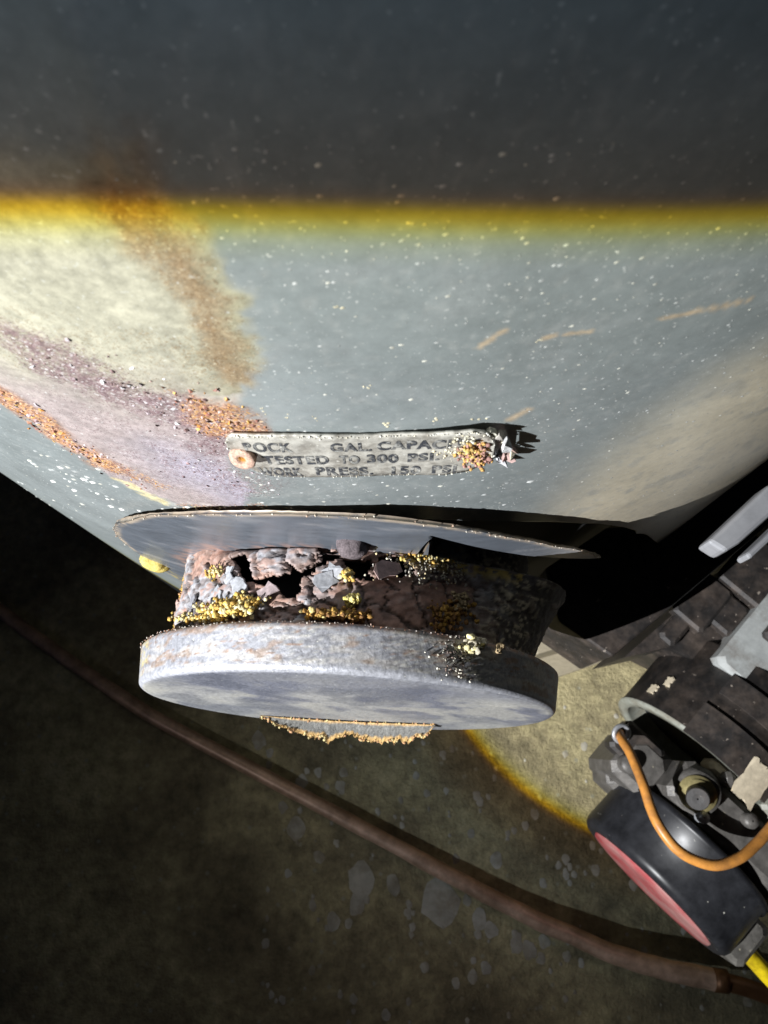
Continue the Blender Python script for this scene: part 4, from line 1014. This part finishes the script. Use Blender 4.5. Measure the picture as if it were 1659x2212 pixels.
pf_ = at(1606, 2030, BZ + .012); fx_, fy_ = (pf_ - PCc) @ PT, (pf_ - PCc) @ PA
v, f = box(PCc, PT, PA, KK, fx_ - .012, fx_ + .010, fy_ - .016, fy_ + .014, -.030, .012, .003); o = obj('pump_fitting', v, f, MAT['cast'], burner, smooth=False); o['label'] = 'square black fitting at the right of the pump'
# terminal and orange lead
tp = at(1340, 1582, BZ + .030)
v, f = lathe([(.0045, 0), (.0062, .001), (.0066, .0028), (.0046, .0036), (.0040, .001)], tp - KK*.002, np.array([.25, -.35, .9]), 20, cap=False); o = obj('terminal_ring', v, f, MAT['zinc'], burner); o['label'] = 'white ring where the orange lead enters'
v, f = box(tp, BT, BA, KK, .000, .030, -.012, .010, -.02, -.0045, .002); obj('terminal_block', v, f, MAT['dull_black'], burner, smooth=False)
wp = [(1338, 1583, .026), (1345, 1600, .036), (1363, 1630, .046), (1390, 1696, .060), (1406, 1746, .066), (1426, 1788, .070), (1459, 1831, .072), (1499, 1857, .072), (1549, 1869, .072), (1598, 1853, .070), (1631, 1826, .066), (1662, 1792, .062), (1720, 1720, .055)]
v, f = tube(smooth_path([at(x, y, BZ + z_) for x, y, z_ in wp], 110), .0029, 14); o = obj('orange_lead', v, f, MAT['orange'], burner); o['label'] = 'looped orange insulated lead'

# ------------------------------------------------------------------ tubes on the floor
ct = thing('copper_tube', 'dull copper tube running across the dark floor from left to right', 'tube')
cpts = [(-60, 1270, .0065), (86, 1383, .0065), (298, 1528, .0065), (529, 1654, .0065), (728, 1760, .0068), (926, 1866, .008), (1091, 1954, .010), (1218, 2013, .014), (1334, 2064, .019), (1449, 2098, .024), (1545, 2117, .027)]
cpath = smooth_path([at(x, y, z_) for x, y, z_ in cpts], 120)
q_ = np.arange(len(cpath)); cpath[:, 0] += .0016*(noise(q_*.12, .3, 401) - .5); cpath[:, 1] += .0022*(noise(q_*.15, .7, 402) - .5)
v, f = tube(cpath, (.0057 + .0020*np.linspace(0, 1, len(cpath))**2)*(1 + .10*(noise(q_*.22, .1, 403) - .5)), 18); obj('tube_run', v, f, MAT['copper'], ct)
e0 = at(1540, 2116, .027); e1 = at(1600, 2124, .028)
v, f = tube([e0, e0*.5 + e1*.5], .0080, 18); o = obj('collar', v, f, MAT['darkcopper'], ct)
v, f = tube(smooth_path([at(x, y, z_) for x, y, z_ in ((1560, 2119, .027), (1620, 2136, .026), (1680, 2160, .025), (1760, 2200, .024))], 24), .0062, 16); o = obj('tube_tail', v, f, MAT['darkcopper'], ct); o['label'] = 'dark brown narrower end of the tube'
yt = thing('yellow_tube', 'short glossy yellow tube leaving the pump at the lower right edge', 'tube')
v, f = tube(smooth_path([at(x, y, z_) for x, y, z_ in ((1585, 2025, BZ - .004), (1625, 2070, BZ - .008), (1680, 2130, BZ - .016), (1760, 2210, BZ - .03))], 30), .0052, 18); obj('sleeve', v, f, MAT['yellow'], yt)

# ------------------------------------------------------------------ dark cover, boards, bright pipe
def slab(name, px, z0, z1, mat, label, cat):
    pts = [at(x, y, z1)[:2] for x, y in px]
    A = sum(pts[i][0]*pts[(i+1) % len(pts)][1] - pts[(i+1) % len(pts)][0]*pts[i][1] for i in range(len(pts)))
    if A < 0: pts = pts[::-1]
    v, f = prism(pts, z0, z1); o = obj(name, v, f, mat, None, smooth=False); 
    md = o.modifiers.new('edges', 'BEVEL'); md.width = .0015; md.segments = 2
    return tag(o, label, cat)
o = slab('burner_cover', [(1208, 1342), (1322, 1420), (1760, 1050), (1700, 960), (1470, 1128), (1310, 1140), (1178, 1228)], H - .458, H - .388, MAT['dull_black'], 'black sheet metal cover over the burner tube where it enters the heater', 'metal cover')  # left end stretched toward the heater to hide the lit floor
del o['category']; o.parent = burner
slab('buff_board', [(1130, 1338), (1240, 1290), (1300, 1372), (1160, 1414)], .0185, .09, MAT['board'], 'buff board block behind the right side of the cap', 'board')
slab('flat_board', [(1130, 1425), (1290, 1365), (1330, 1420), (1185, 1470)], 0.001, .018, MAT['board'], 'second thinner buff board lying flat beneath the buff block', 'board')
slab('zinc_bracket', [(1530, 1168), (1659, 1048), (1760, 990), (1760, 1030), (1600, 1172), (1568, 1192)], H - .266, H - .254, MAT['zinc'], 'bright zinc bracket past the right edge of the heater', 'bracket')
slab('thin_rail', [(1612, 1196), (1700, 1112), (1790, 1040), (1790, 1062), (1700, 1136), (1622, 1208)], H - .274, H - .264, MAT['zinc'], 'narrow pale rail running just outside the bright zinc bracket', 'rail')

# ------------------------------------------------------------------ pale paint spots on the concrete
parts = []
gg = np.random.default_rng(81)
big = [(780, 1900, 24), (850, 1915, 14), (945, 1945, 36), (770, 1955, 16), (1035, 1985, 14), (1060, 2010, 12), (1075, 1860, 12), (1115, 2040, 12), (1145, 2052, 13), (1175, 2035, 10), (560, 1600, 14), (640, 1790, 16), (690, 1850, 10), (720, 1990, 14), (610, 1745, 9), (1050, 2090, 10), (1020, 2110, 9), (735, 1700, 10), (650, 1690, 12)]
for _ in range(190): big.append((gg.uniform(560, 1659), gg.uniform(1600, 2212), gg.uniform(2, 8)))
for _ in range(6): big.append((gg.uniform(1180, 1420), gg.uniform(1420, 1720), gg.uniform(2, 5)))
for px, py, rp_ in big:
    c_ = at(px, py, .0006); r_ = rp_/1534*.75; n = 14; ph = gg.random()*6
    V = [c_ + np.array([0, 0, .0004])]
    for k in range(n):
        t = 2*np.pi*k/n; q = r_*(.55 + .9*noise(math.cos(t)*1.3 + ph*5, math.sin(t)*1.3 + ph*3, 83)); V.append((c_[0] + q*math.cos(t)*.85, c_[1] + q*math.sin(t)*1.1, .0003))
    parts.append((np.array(V), [[0, 1+k, 1+(k+1) % n] for k in range(n)], None))
v, f, c = join(parts); o = obj('paint_spots', v, f, MAT['spot'], None, smooth=True, kind='stuff')
o['label'] = 'scattered pale paint spots on the concrete floor'
